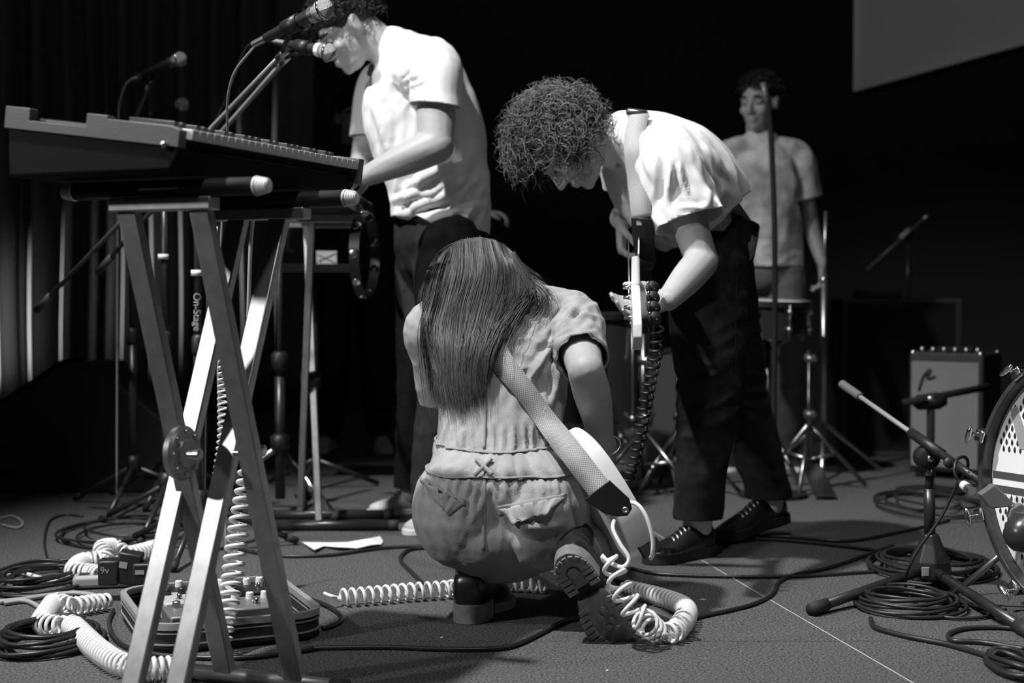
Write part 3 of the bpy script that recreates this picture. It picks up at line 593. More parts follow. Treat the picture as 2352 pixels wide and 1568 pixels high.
t.etube([W(1500, 350, 3.93), sl + A(-.02, 0, .03), sl * .75 + el_ * .25, sl * .5 + el_ * .5, sl * .35 + el_ * .65], [.08, .082, .088, .094, .096], [.08, .075, .075, .078, .078], (0, 1, 0), 20)
t.etube([W(1450, 350, 4.08), sr, sr * .5 + er * .5, sr * .2 + er * .8], [.07, .065, .065, .065], [.07, .065, .065, .065], (0, 1, 0), 18)
t.limb([W(1500, 480, 4.08), W(1530, 540, 4.10)], [.07, .05])
met = union(t, .007, 6)
cut(met, W(1597, 505, 3.81), unit(W(1606, 530, 3.80) - W(1586, 470, 3.82)) * 1.0 + A(.0, 0, 0), .16); cut(met, sr * .3 + er * .7, er - sr, .10)
cut(met, W(1634, 512, 4.17), unit(A(.66, 0, -.70)), .30)
met.update()
wrinkle(met, [(None, 1, (.6, 0, -.5), 14, 4, .004), (W(1560, 420, 3.85), .12, (.25, 0, -.95), 26, 4, .009), (W(1640, 400, 4.0), .14, (.55, .1, -.8), 16, 3, .012), (W(1430, 400, 3.9), .10, (.4, 0, -.9), 24, 4, .006), (W(1530, 520, 4.0), .10, (.8, 0, -.3), 24, 5, .006)])
folds(met, [(1520, 352, 1508, 470, 8, -.012), (1535, 372, 1545, 470, 6, .010), (1562, 372, 1580, 450, 6, .009), (1600, 380, 1660, 520, 14, .014), (1560, 320, 1690, 450, 12, .008), (1640, 430, 1628, 510, 9, -.012), (1480, 300, 1500, 420, 9, .008), (1440, 330, 1455, 470, 8, .007), (1620, 330, 1650, 400, 9, .007), (1500, 480, 1540, 560, 9, .008), (1560, 480, 1625, 470, 6, .006)]); met.update()
treeC = tree(met); to = meshpart(met, 'tee_shirt', M['tee'], Cm, solid=.003)
p = MB()
p.etube([W(1660, 500, 4.18), W(1645, 560, 4.18), W(1632, 610, 4.19)], [.105, .11, .105], [.16, .165, .15], (0, 1, 0), 24)
p.limb([hF, hF * .5 + kF * .5, kF, kF * .5 + aF * .5, aF + A(0, 0, .02)], [.115, .105, .085, .075, .070], 20); p.limb([hB, hB * .5 + kB * .5, kB, kB * .5 + aB * .5, aB + A(0, 0, .02)], [.11, .098, .08, .075, .07], 20)
mep = union(p, .008, 5)
for an, kn in ((aF, kF), (aB, kB)): cut(mep, an + A(0, 0, .022), (0, 0, -1), .12)
cut(mep, W(1674, 500, 4.18), unit(A(.3, 0, 1)), .3)
wrinkle(mep, [(None, 1, (1, 0, .3), 10, 4, .005), (kF, .2, (1, 0, .35), 20, 5, .010), (kB, .2, (1, 0, -.2), 20, 5, .010), (W(1690, 650, 4.1), .15, (.6, 0, -.7), 24, 6, .008)])
treeCp = tree(mep); po = meshpart(mep, 'trousers', M['trou'], Cm, solid=.003)
P_, N_ = drape(treeCp, [(1700, 560), (1690, 700), (1690, 880), (1688, 1040)], 30, .0); mb = MB(); mb.ribbon(sm(P_, 6), N_, .006, .002); mb.build('side_seam', M['trou'], po)
# shoes with bright laces and white socks
o = shoe(Cm, G(1640, 1280) + A(.0, .05, 0), G(1478, 1288) + A(0, -.06, 0), (0, 0, 1), M['leather'], M['rubber'], .108, M['steel'], .105, 'derby_shoe', 1.5)
o = shoe(Cm, W(1806, 1196, 4.53), G(1642, 1248), (0, 0, 1), M['leather'], M['rubber'], .108, M['steel'], .105, 'derby_shoe', 1.5)
for an in (aF, aB):
    mb = MB(); mb.etube([an + A(0, 0, .08), an + A(-.0, 0, .0), an + A(-.004, 0, -.03)], [.046, .043, .036], [.046, .043, .036], (0, 1, 0)); mb.build('sock', M['sock'], Cm)
mb = MB(); f, s, u = frame(wr - er); mb.lathe(wr - f * .03, f, [(0, .0335), (0, .0355), (.026, .0355), (.026, .0335)], 24); mb.build('wristband', M['tape'], Cm)
mb = MB(); mb.ell(Lc(0, -.018, .035), (.088, .108, .1), Rc, 22, 14); mb.build('scalp_hair', M['hairc'], Cm)
curls(Lc(0, -.015, .03), Rc, (.088, .105, .1), 2000, .072, lambda d: not (d[1] > .45 and d[2] < .45) and not (d[2] < -.55), Cm, M['hairc'], 'hair', .0016, .011, .25, 11, .55)
# strap of the bass
P_, N_ = drape(treeC, [(1468, 270), (1464, 300), (1462, 330), (1462, 355)], 14, .010)
P_ = sm(np.vstack([P_, catmull([P_[-1], W(1465, 410, 3.82), W(1470, 460, 3.80), W(1474, 500, 3.80)], 14)[1:]]), 8); N_ = np.tile(unit(A(-.3, -.9, .3)), (len(P_), 1)); P_[:, 1] -= .006
bs_ = thing('guitar_strap', P_[-1], 'pale bass strap with dark printed end over the curly-haired person', 'strap')
mb = MB(); mb.ribbon(P_, N_, .056, .003); mb.build('webbing', mat('pale_strap_webbing', .4, .85, weave=300), bs_)
Q = catmull([P_[-1], W(1476, 530, 3.82), W(1480, 570, 3.86), W(1486, 600, 3.92)], 14); mb = MB(); mb.ribbon(Q, np.tile(unit(A(-.3, -.93, .1)), (14, 1)), .058, .004); so = mb.build('leather_end', M['strapd'], bs_)
mb = MB(); mb.box(W(1468, 512, 3.80), (.014, .002, .012)); mb.build('printed_mark', M['greycab'], so, smooth=False)
p0_, k0 = cast(treeC, 1462, 266); k0 = unit(A(.1, -.4, .9)); mb = MB(); mb.bar(p0_ + k0 * .010 + A(-.030, 0, .002), p0_ + k0 * .010 + A(.030, 0, -.004), .03, .010, k0); sl_ = mb.build('strap_slider', M['black'], bs_, smooth='auto', bevel=.003)
mb = MB(); mb.bar(p0_ + k0 * .0165 + A(-.026, 0, .002), p0_ + k0 * .0165 + A(.026, 0, -.004), .02, .003, k0); mb.build('slider_plate', M['steel'], sl_, smooth='auto')
# the bass: neck coming towards the camera, headstock hanging below the hand
bA = W(1484, 560, 4.00); nut = W(1487, 672, 3.58); ba = unit(nut - bA); bw = unit(np.cross(ba, A(1, 0, 0))); bw = unit(bw - ba * np.dot(bw, ba)); bn_ = np.cross(bw, ba)
Bs = thing('bass_guitar', bA, 'dark bass guitar with a pale headstock pointing at the camera, held by the curly-haired person', 'guitar')
BO = smooth_outline(OUT); n_ = np.cross(ba, bw)
mb = MB(); mb.prism([bA + ba * (t - .28) + bw * x - n_ * .021 for t, x in BO], n_ * .042); mb.build('bass_body', M['gtrd'], Bs, smooth='auto', bevel=.006)
side = n_ if n_[0] < 0 else -n_
mb = MB(); mb.prism([bA + ba * t + bw * x + side * .021 for t, x in ((-.12, -.08), (.02, -.10), (.16, -.07), (.2, .03), (.12, .09), (-.05, .11), (-.16, .05))], side * .003); mb.build('pickguard', M['white'], Bs, smooth=False)
mb = MB(); mb.bar(bA + ba * .2 + side * .03, nut + side * .03, .05, .022, side); mb.build('neck', M['maple'], Bs, smooth='auto', bevel=.007)
hend = W(1494, 792, 3.42); ha = unit(hend - nut)
mb = MB(); hs_ = unit(np.cross(ha, side)); hl = np.linalg.norm(hend - nut)
mb.prism([nut + side * .02 + ha * (t * hl) + hs_ * x for t, x in ((0, -.024), (.15, -.04), (.5, -.045), (.85, -.04), (.98, -.02), (1, .01), (.9, .035), (.5, .04), (.15, .034), (0, .024))], side * .022); hd = mb.build('headstock', mat('pale_headstock', .7, .35), Bs, smooth='auto', bevel=.003)
for k in range(4):
    q = nut + side * .012 + A(0, -.015, 0) + ha * hl * (-.10 + .2 * k)
    mb = MB(); mb.lathe(q - side * .024, A(.18, -1, .1), [(-.004, .0165), (0, .018), (.004, .0165)], 18); tp = mb.build('tuning_key', M['black'], hd)
    mb = MB(); mb.rod(q - side * .012, q - side * .032, .004); mb.ell(q - side * .012 + A(0, -.012, .012), .0045); mb.build('tuner_shaft', M['chrome'], tp)
    mb = MB(); mb.lathe(q + side * .030, side, [(0, .007), (.008, .007), (.010, .005), (.02, .005), (.02, 0)], 14); mb.build('string_post', M['chrome'], hd)
for k in range(4):
    mb = MB(); o_ = bw * (.014 * (k - 1.5)); mb.rod(bA + side * .05 + o_, nut + side * .046 + o_ * .9, .0011, 5); mb.build('string', M['steel'], Bs)

# ------------------------------------------------------------------ the keyboard player
Km = thing('person', G(960, 1212), 'person in white tee leaning over the keyboards, facing left behind the microphones', 'person')
khc = W(797, 72, 4.62); kf = unit(A(-.72, -.35, -.60)); ku = unit(A(-.55, -.1, .82))
s1, e1, w1 = W(1000, 168, 4.46), W(1002, 335, 4.38), W(842, 404, 4.36)
s2, e2, w2 = W(862, 205, 4.84), W(838, 372, 4.86), W(790, 425, 4.72)
body = MB(); Lk, Rk = head(body, khc, kf, ku, 1.0)
body.etube([W(915, 155, 4.65), W(880, 110, 4.64), W(838, 78, 4.63)], [.065, .062, .065], [.065, .062, .06], (0, 1, 0))
body.etube([W(1010, 540, 4.66), W(1003, 420, 4.66), W(965, 290, 4.66), W(935, 180, 4.65)], [.13, .13, .15, .12], [.11, .11, .12, .10], (0, 1, 0))
body.limb([s1, s1 * .5 + e1 * .5, e1], [.062, .062, .054]); body.limb([e1, e1 * .6 + w1 * .4, w1], [.056, .052, .032]); body.limb([W(950, 170, 4.55), s1], [.07, .06])
body.limb([s2, e2], [.056, .05]); body.limb([e2, w2], [.048, .032]); body.limb([W(900, 190, 4.75), s2], [.07, .055])
hand(body, w1, W(790, 425, 4.40) - w1, (0, 0, -1), -1, (.35, .4, .4, .45)); hand(body, w2, A(-.8, -.3, -.25), (0, 0, -1), 1, (.4, .4, .4, .45))
aK1, aK2 = W(948, 1130, 4.93), W(985, 1165, 4.62); kK1, kK2 = W(962, 860, 4.72), W(1010, 870, 4.58); hK1, hK2 = W(985, 560, 4.74), W(1030, 560, 4.58)
for a_, b2, c2 in ((hK1, kK1, aK1), (hK2, kK2, aK2)): body.limb([a_, b2], [.085, .058]); body.limb([b2, b2 * .6 + c2 * .4, c2], [.058, .055, .038])
meb = union(body, .0065, 3); meshpart(meb, 'body', M['skin'], Km); face_bits(Km, Lk, Rk)
t = MB()
t.etube([W(1012, 545, 4.66), W(1012, 470, 4.66), W(1003, 400, 4.66), W(985, 320, 4.66), W(962, 240, 4.66), W(948, 170, 4.66), W(915, 125, 4.65), W(905, 115, 4.65)], [.158, .162, .168, .186, .185, .155, .095, .075], [.13, .135, .14, .145, .15, .15, .11, .085], (0, 1, 0), 28)
t.etube([W(955, 165, 4.55), s1 + A(0, 0, .02), s1 * .6 + e1 * .4, s1 * .3 + e1 * .7], [.085, .082, .080, .080], [.085, .08, .076, .076], (0, 1, 0), 20)
t.etube([W(905, 190, 4.78), s2 + A(.01, 0, .01), s2 * .5 + e2 * .5, s2 * .2 + e2 * .8], [.085, .072, .066, .066], [.08, .07, .066, .066], (0, 1, 0), 20)
t.ell(W(1000, 120, 4.55), (.05, .06, .05))
met = union(t, .0065, 6)
cut(met, s1 * .55 + e1 * .45 + A(-.0, 0, 0), unit(A(-.10, 0, -1)), .13); cut(met, s2 * .36 + e2 * .64, (0, 0, -1), .10); cut(met, W(1012, 518, 4.66), unit(A(-.17, -.05, -1)), .35)
met.update()
folds(met, [(934, 474, 1052, 455, 8, .014), (903, 455, 964, 444, 7, .012), (945, 432, 1026, 363, 9, .014), (1006, 467, 1064, 409, 8, .012), (911, 530, 1041, 494, 9, .012), (930, 191, 964, 168, 5, .008), (932, 205, 975, 180, 5, .008), (950, 120, 1000, 110, 7, .006), (1080, 300, 1110, 460, 14, .008), (905, 500, 960, 488, 6, .010), (890, 190, 900, 400, 14, .010), (860, 230, 885, 330, 12, .008), (1040, 480, 1110, 470, 8, .008), (955, 410, 990, 400, 8, .008)])
wrinkle(met, [(None, 1, (.1, 0, 1), 12, 3, .003), (W(960, 470, 4.5), .13, (.9, 0, .30), 22, 5, .016), (W(1060, 420, 4.55), .14, (.5, 0, .85), 18, 4, .010), (W(945, 200, 4.5), .08, (.5, 0, .85), 30, 5, .008), (W(880, 300, 4.6), .12, (.15, 0, 1), 20, 3, .010)])
meshpart(met, 'tee_shirt', M['tee'], Km, solid=.003)
p = MB(); p.etube([W(1012, 490, 4.66), W(1010, 540, 4.66), W(1008, 590, 4.66)], [.148, .15, .14], [.125, .13, .12], (0, 1, 0), 24)
p.limb([hK1, hK1 * .5 + kK1 * .5, kK1, aK1], [.105, .095, .072, .062], 18); p.limb([hK2, hK2 * .5 + kK2 * .5, kK2, aK2], [.105, .095, .072, .062], 18)
mep = union(p, .008, 5); wrinkle(mep, [(None, 1, (1, 0, .2), 10, 4, .006)])
for an in (aK1, aK2): cut(mep, an + A(0, 0, .02), (0, 0, -1), .10)
meshpart(mep, 'trousers', M['trou'], Km, solid=.003)
shoe(Km, G(962, 1192) + A(.03, .15, 0), G(838, 1190) + A(0, .06, 0), (0, 0, 1), M['sneaker'], M['white'], .105, M['white'], .10, 'sneaker')
shoe(Km, G(1060, 1215) + A(.0, .05, 0), G(932, 1226) + A(0, -.04, 0), (0, 0, 1), M['sneaker'], M['white'], .105, M['white'], .10, 'sneaker')
mb = MB(); mb.ell(Lk(0, -.025, .045), (.085, .105, .085), Rk, 20, 12); mb.build('scalp_hair', M['hairb'], Km)
curls(Lk(0, -.02, .04), Rk, (.082, .10, .085), 700, .05, lambda d: (d[2] > .2 or (d[1] < -.35 and d[2] > -.25)) and not (d[1] > .75 and d[2] < .5), Km, M['hairb'], 'hair', .0016, .009, .2, 12, .6, 20)

# ------------------------------------------------------------------ standing figures at the back
def standing(x0, Yb, fl, top, label, skinm, shirtm, troum, face, arms, hw=.2, seed=3, lean=0, shoes=M['black'], hem=.90, cap=True):
    base = A((x0 - CX) / F * Yb, Yb, 0); p = thing('person', base, label, 'person'); k = top / 1.75; b = base; Z = lambda x, y, z: b + A(x, y, z * k)
    body = MB(); L, R = head(body, Z(lean, -.02, 1.62), face, (0, 0, 1)); body.limb([Z(lean * .6, .01, 1.40), Z(lean, 0, 1.55)], [.058, .056])
    body.etube([Z(0, 0, .95), Z(0, 0, 1.15), Z(lean * .3, 0, 1.35), Z(lean * .5, 0, 1.43)], [.13, .12, .15, .09], [.09, .085, .09, .07], (0, 1, 0))
    sl = MB(); sl.etube([Z(0, 0, hem), Z(0, 0, 1.08), Z(lean * .2, 0, 1.25), Z(lean * .4, 0, 1.37), Z(lean * .5, 0, 1.44)], [.178, .170, .180, .16, .085], [.125, .12, .125, .115, .075], (0, 1, 0), 24)
    for (sx, el, wr, hd_, pn, th) in arms:
        s_ = Z(sx * .92 + lean * .4, 0, 1.365); e_ = b + A(*el); w_ = b + A(*wr); body.limb([s_, e_], [.05, .042]); body.limb([e_, w_], [.043, .028]); body.limb([Z(lean * .4, 0, 1.40), s_], [.06, .05])
        hand(body, w_, hd_, pn, th, (.5, .5, .55, .6)); sl.etube([Z(sx * .5 + lean * .4, 0, 1.40), s_, s_ * .55 + e_ * .45, s_ * .25 + e_ * .75], [.075, .075, .072, .074], [.075, .075, .072, .074], (.2, .97, .1), 16)
    lg = MB(); lg.etube([Z(0, 0, 1.0), Z(0, 0, .88)], [.15, .155], [.11, .115], (0, 1, 0))
    for q in (-1, 1):
        h_, n_, a_ = Z(q * .09, 0, .88), Z(q * .11, -.03, .48), Z(q * .12, .02, .09); body.limb([h_, n_, a_], [.08, .055, .038]); lg.limb([h_, n_, a_ + A(0, 0, .03)], [.095, .078, .065])
        shoe(p, a_ * A(1, 1, 0) + A(0, .07, .0), a_ * A(1, 1, 0) + A(q * .05, -.2, 0), (0, 0, 1), shoes, M['white'], .1, None, .09, 'shoe')
    meshpart(union(body, .008, 3), 'body', skinm, p); face_bits(p, L, R)
    ms = union(sl, .008, 5)
    for (sx, el, wr, hd_, pn, th) in arms:
        s_ = Z(sx * .92 + lean * .4, 0, 1.365); e_ = b + A(*el); cut(ms, s_ * .40 + e_ * .60, e_ - s_, .11)
    cut(ms, Z(0, 0, hem), (0, 0, -1), .3); ms.update(); wrinkle(ms, [(None, 1, (.2, 0, 1), 12, 4, .006), (Z(0, -.1, .98), .15, (1, 0, .2), 18, 5, .008)]); meshpart(ms, 'tee_shirt', shirtm, p, solid=.003)
    ml = union(lg, .009, 5); wrinkle(ml, [(None, 1, (1, 0, .2), 9, 4, .006)]); meshpart(ml, 'trousers', troum, p)
    mb = MB(); mb.ell(L(0, -.022, .045), (.083, .098, .082), R, 20, 12); mb.build('scalp_hair', M['hairb'], p)
    curls(L(0, -.02, .04), R, (.08, .098, .085), 380, .035, lambda d: d[2] > .35 or (d[1] < -.3 and d[2] > -.2), p, M['hairb'], 'hair', .002, .006, .15, seed, .5, 14)
    return p, L, R, b
pr, Lr, Rr, br = standing(1750, 6.3, 1077, 1.74, 'standing person in a patterned grey tee at the back behind the curly-haired person', M['skin2'], M['teegrey'], M['trougrey'], A(-.55, -.82, -.12),
    [(-.19, (-.30, .02, 1.14), (-.26, -.10, .93), A(.1, -.2, -1), A(.9, 0, 0), 1), (.185, (.215, .04, 1.10), (.25, -.06, .92), A(.05, -.15, -1), A(-.9, -.1, 0), -1)], seed=21, lean=-.02)
pb, Lb, Rb, bb = standing(812, 7.0, 1000, 1.76, 'dim figure in black standing behind the keyboard player', M['skin2'], M['shirtd'], M['trou'], A(.3, -.95, -.1),
    [(-.19, (-.32, -.06, 1.13), (-.29, -.28, 1.08), A(.0, -.4, -.9), A(.6, -.4, 0), 1), (.19, (.42, -.05, 1.14), (.64, -.12, 1.16), A(1, -.2, -.05), A(0, -.2, -.9), -1)], seed=22, shoes=M['sneaker'])
# ================================================================== keyboards and stands
def Rz(f): f = unit(f); return np.stack([f, np.cross((0, 0, 1), f), A(0, 0, 1)], 1)
kL = unit(A(.366, .93, 0)); kP = A(.93, -.366, 0); tl = math.radians(7.6)
kB_ = unit(-kP * math.cos(tl) + A(0, 0, math.sin(tl))); kN = unit(np.cross(kB_, kL)); kN = kN if kN[2] > 0 else -kN
kc = W(428, 292, 2.45)                                   # near front top corner
KB = lambda u, v, w_: kc + kB_ * u + kL * v + kN * w_    # u towards the back, v along the keys, w up
KR = np.stack([kB_, kL, kN], 1)
Kb = thing('keyboard', KB(.2, .33, -.085), 'large grey keyboard synthesizer on the crossed-leg stand at the front left', 'keyboard')
def kbox(name, u0, u1, v0, v1, w0, w1, m, par=None, bev=.002):
    mb = MB(); mb.box(KB((u0 + u1) / 2, (v0 + v1) / 2, (w0 + w1) / 2), (u1 - u0, v1 - v0, w1 - w0), KR); return mb.build(name, m, par or Kb, smooth='auto', bevel=bev)
KLN = .66
mb = MB(); q0, q1 = KB(.010, .004, -.034), KB(.385, .004, -.034); mb.prism([q0, q1, A(q1[0], q1[1], .978), A(q0[0], q0[1], .978) - kP * .02], kL * (KLN - .008)); mb.build('base', M['synthdark'], Kb, smooth='auto', bevel=.006)
kbox('key_bed', .02, .17, .025, KLN - .03, -.036, -.020, M['synthdark'])
mb = MB(); pts = [(.012, -.036), (.012, -.006), (.03, 0), (.165, 0), (.165, .006), (.21, .006), (.21, -.018), (.335, -.018), (.335, .004), (.39, .004), (.39, -.036)]
mb.prism([KB(u, 0, w_) for u, w_ in pts], kL * .022); mb.build('end_cheek', M['synth'], Kb, smooth='auto', bevel=.0015)
kbox('end_cheek', .0, .39, KLN - .022, KLN, -.05, .004, M['synth'])
kbox('control_panel', .17, .388, .022, KLN - .022, -.036, -.012, M['synth'])
kbox('handle_recess', .215, .33, .0225, .09, -.03, -.0105, M['matte'], bev=0)
mb = MB(); mb.ell(KB(.04, -.004, -.034), .006); mb.build('screw', M['steel'], Kb)
NW = 27; kw = (KLN - .05) / NW
for i in range(NW):
    kbox('white_key', .002, .150, .024 + i * kw + .0008, .024 + (i + 1) * kw - .0008, -.020, -.002, M['key'], bev=.0012)
for i in range(NW - 1):
    if i % 7 not in (2, 6): kbox('black_key', .052, .150, .024 + (i + 1) * kw - .0065, .024 + (i + 1) * kw + .0065, -.006, .010, M['black'], bev=.0015)
for i in range(8):
    mb = MB(); mb.lathe(KB(.25 + .06 * (i % 2), .14 + .06 * i, -.012), kN, [(0, .009), (.012, .008), (.013, 0)], 14); mb.build('knob', M['black'], Kb)
# crossed double-braced stand under it
Tn, Tf = A(*W(375, 418, 2.59)), A(*W(597, 444, 2.90)); Tn[2] = Tf[2] = .958; Bn, Bf = A(-.655, 2.555, .018), A(-.487, 2.735, .018)
S1 = thing('keyboard_stand', (Tn + Tf) / 2 * A(1, 1, 0), 'grey crossed-leg keyboard stand with double braced legs at the front left', 'stand')
for T_, nm in ((Tn, 'support_arm'), (Tf, 'support_arm')):
    c = T_ + A(0, 0, -.002); mb = MB(); mb.rod(c - kP * .20, c + kP * .20, .0165, 14); ar = mb.build(nm, M['rubber'], S1)
    for k in (-1, 1):
        mb = MB(); pr_ = [(0, .017)]; [pr_.extend([(.004 + i * .0052, .021 - .0012 * i), (.0068 + i * .0052, .0205 - .0012 * i), (.007 + i * .0052, .0175 - .0012 * i), (.009 + i * .0052, .0175 - .0012 * i)]) for i in range(5)]; pr_.append((.031, .0))
        mb.lathe(c + kP * k * .192, kP * k, [(t_, r_ * .85) for t_, r_ in pr_], 20); mb.build('ribbed_end_cap', M['white'], ar, smooth='auto')
    mb = MB(); mb.bar(c - kP * .11 - A(0, 0, .028), c + kP * .11 - A(0, 0, .028), .034, .024); mb.build('cross_bar', M['standgrey'], S1, smooth='auto', bevel=.003)
legs = [(Tn, Bf, -.078), (Tn, Bf, .078), (Tf, Bn, -.048), (Tf, Bn, .048)]; X = {}
for i, (a_, b2, k) in enumerate(legs):
    p_, q_ = a_ + kP * k - A(0, 0, .03), b2 + kP * k; mb = MB(); mb.bar(p_, q_, .040, .022, np.cross(q_ - p_, kP)); mb.build('leg', M['standgrey'], S1, smooth='auto', bevel=.003); X[i] = (p_, q_)
for b2 in (Bn, Bf):
    mb = MB(); mb.rod(b2 - kP * .17 + A(0, 0, .004), b2 + kP * .17 + A(0, 0, .004), .0145, 12); fb = mb.build('foot_bar', M['standgrey'], S1)
    for k in (-1, 1):
        mb = MB(); mb.rod(b2 + kP * k * .155 + A(0, 0, .002), b2 + kP * k * .19 + A(0, 0, .002), .0175, 12); mb.build('rubber_foot', M['rubber'], fb)
def mid(i, t=.5): return X[i][0] * (1 - t) + X[i][1] * t
hub = W(422, 1040, 2.655); mb = MB(); ax = -kP
mb.lathe(hub, kP, [(-.02, .03), (-.012, .05), (0, .052), (.006, .047), (.006, .03), (.012, .028), (.012, 0)], 26)
hb = mb.build('locking_hub', M['standgrey'], S1, smooth='auto'); hb.scale = (1, 1, 1)
for k in range(8):
    a_ = k * math.pi / 4; mb = MB(); f, s, u = frame(kP); mb.ell(hub + f * .006 + (s * math.cos(a_) + u * math.sin(a_)) * .040, .006, None, 8, 6); mb.build('rivet', M['steel'], hb)
for q_, r_ in ((W(455, 1045, 2.60), .011), (W(602, 1035, 2.66), .011), (W(558, 1040, 2.68), .008)):
    mb = MB(); mb.lathe(q_ + kP * -.02, kP, [(0, r_ * .7), (.014, r_ * .7), (.014, r_), (.024, r_), (.026, r_ * .6), (.026, 0)], 14); mb.build('bolt', M['steel'], S1, smooth='auto')

# the second stand, seen edge on, with a slim black keyboard
YA, YB = 4.84, 4.61
S2 = thing('keyboard_stand', G(730, 1208), 'second grey keyboard stand seen edge on beside the light sneakers', 'stand')
tz = W(735, 507, 4.7)[2]
for y_, xl, xr in ((4.55, 655, 815), (4.90, 660, 812)):
    mb = MB(); a_, b2 = W(xl, 500, y_), W(xr, 500, y_); a_[2] = b2[2] = tz; mb.bar(a_, b2, .03, .028); mb.build('support_arm', M['standgrey'], S2, smooth='auto', bevel=.003)
for (x0, y0, Y0), (x1, y1, Y1) in (((716, 510, 4.56), (690, 1199, YA)), ((704, 512, 4.90), (733, 1221, YB))):
    p_, q_ = W(x0, y0, Y0), W(x1, y1, Y1); p_[2] = tz; q_[2] = .03; mb = MB(); mb.bar(p_, q_, .03, .022, A(1, 0, 0)); mb.build('leg', M['standgrey'], S2, smooth='auto', bevel=.003)
for y_, xl, xr in ((YA, 572, 895), (YB, 600, 905)):
    a_, b2 = G(xl, 1200), G(xr, 1200); a_ = A(xl - CX, 0, 0) / F * y_ + A(0, y_, .018); b2 = A(xr - CX, 0, 0) / F * y_ + A(0, y_, .018)
    mb = MB(); mb.rod(a_, b2, .016, 12); fb = mb.build('foot_bar', M['metalblack'], S2); 
    for e_, d in ((a_, -1), (b2, 1)):
        mb = MB(); mb.rod(e_ - A(d * .02, 0, 0), e_ + A(d * .012, 0, 0), .0178, 12); mb.build('rubber_foot', M['rubber'], fb)
mb = MB(); mb.rod(W(714, 872, 4.74) - A(.03, 0, 0), W(714, 872, 4.74) + A(.03, 0, 0), .03, 14); mb.build('locking_hub', M['black'], S2)
k2 = W(742, 470, 4.62); K2 = thing('keyboard', A(k2[0], 4.72, tz + .014), 'slim black keyboard on the far stand under the hands of the player', 'keyboard')
mb = MB(); mb.box((k2[0], 4.72, tz + .045), (.235, .84, .06)); b0 = mb.build('body', M['black'], K2, smooth='auto', bevel=.006)
for i in range(32):
    mb = MB(); mb.box((k2[0] + .045, 4.335 + i * .0245, tz + .078), (.13, .0225, .012)); mb.build('white_key', M['key'], K2, smooth=False)
    if i % 7 not in (2, 6) and i < 31:
        mb = MB(); mb.box((k2[0] + .02, 4.347 + i * .0245, tz + .088), (.08, .012, .012)); mb.build('black_key', M['black'], K2, smooth=False)
for px in (800,):
    mb = MB(); c = W(px, 443, 4.30); pr_ = [(0, .02)]; [pr_.extend([(.004 + i * .006, .021 - .0012 * i), (.0068 + i * .006, .021 - .0012 * i), (.007 + i * .006, .0175 - .0012 * i), (.009 + i * .006, .0175 - .0012 * i)]) for i in range(4)]; pr_.append((.03, 0))
# tambourine hanging from the far stand
tc = W(838, 585, 4.55); Tb = thing('tambourine', tc - A(0, 0, .13), 'dark tambourine with bright jingles hanging beside the far keyboard stand', 'tambourine')
th = np.linspace(0, 2 * math.pi, 40, endpoint=False); ax1 = unit(A(.15, .98, 0)); R_ = .13
mb = MB(); mb.rings([[tc + ax1 * math.cos(t) * (R_ + dr) * 1.0 + A(0, 0, math.sin(t) * (R_ + dr)) + A(.96, -.28, 0) * dx for dr, dx in ((0, -.017), (0, .017), (.006, .017), (.006, -.017))] for t in th], loop=True); fr_ = mb.build('frame', M['black'], Tb, smooth='auto')
for k in range(9):
    t_ = (k + .5) * 2 * math.pi / 9; c = tc + (ax1 * math.cos(t_) + A(0, 0, math.sin(t_))) * (R_ + .003)
    for d in (-.006, .0, .006):
        mb = MB(); rad = ax1 * math.cos(t_) + A(0, 0, math.sin(t_)); mb.lathe(c + rad * d, rad, [(-.0006, .016), (.001, .012), (.0016, .004), (.0016, 0)], 14); mb.build('jingle', M['brass'], Tb)
mb = MB(); hk = A(tc[0], tc[1], tc[2] + R_); mb.tube(catmull([hk + A(0, 0, -.005), hk + A(-.02, 0, .03), A(W(815, 500, 4.55)[0] + .0, 4.55, tz - .01)], 10), .003, 6); mb.build('hanging_loop', M['cableb'], Tb)
# little tray table with a paper card
Tt = thing('tray_table', A(*(W(735, 1000, 5.6) * A(1, 1, 0))), 'small dark tray table with a white card behind the far stand', 'table')
c = W(722, 618, 5.6); mb = MB(); mb.box(c, (.36, .3, .035)); mb.build('tray', M['matte'], Tt, smooth='auto', bevel=.004)
mb = MB(); mb.rod(A(c[0], c[1], .02), A(c[0], c[1], c[2] - .015), .014); mb.build('post', M['metalblack'], Tt)
for k in range(3):
    a_ = k * 2.09 + .4; mb = MB(); mb.rod(A(c[0], c[1], .12), A(c[0] + .26 * math.cos(a_), c[1] + .26 * math.sin(a_), .012), .01); mb.build('leg', M['metalblack'], Tt)
cd = W(750, 596, 5.50); cd[2] = c[2] + .0435; Cd = thing('card', cd - A(0, 0, .025), 'white card tied with dark lines standing on the tray table', 'card')
mb = MB(); mb.box(cd, (.078, .004, .05), np.stack([unit(A(1, .1, 0)), unit(A(-.1, 1, 0)), A(0, 0, 1)], 1)); mb.build('sheet', M['paper'], Cd, smooth=False)
for a_, b2 in (((-.037, -.02), (.037, .018)), ((-.037, .012), (.037, -.022)), ((-.02, -.024), (-.03, .022))):
    mb = MB(); mb.rod(cd + A(a_[0], -.006, a_[1]), cd + A(b2[0], -.002, b2[1]), .0012, 5); mb.build('string_line', M['lugk'], Cd)

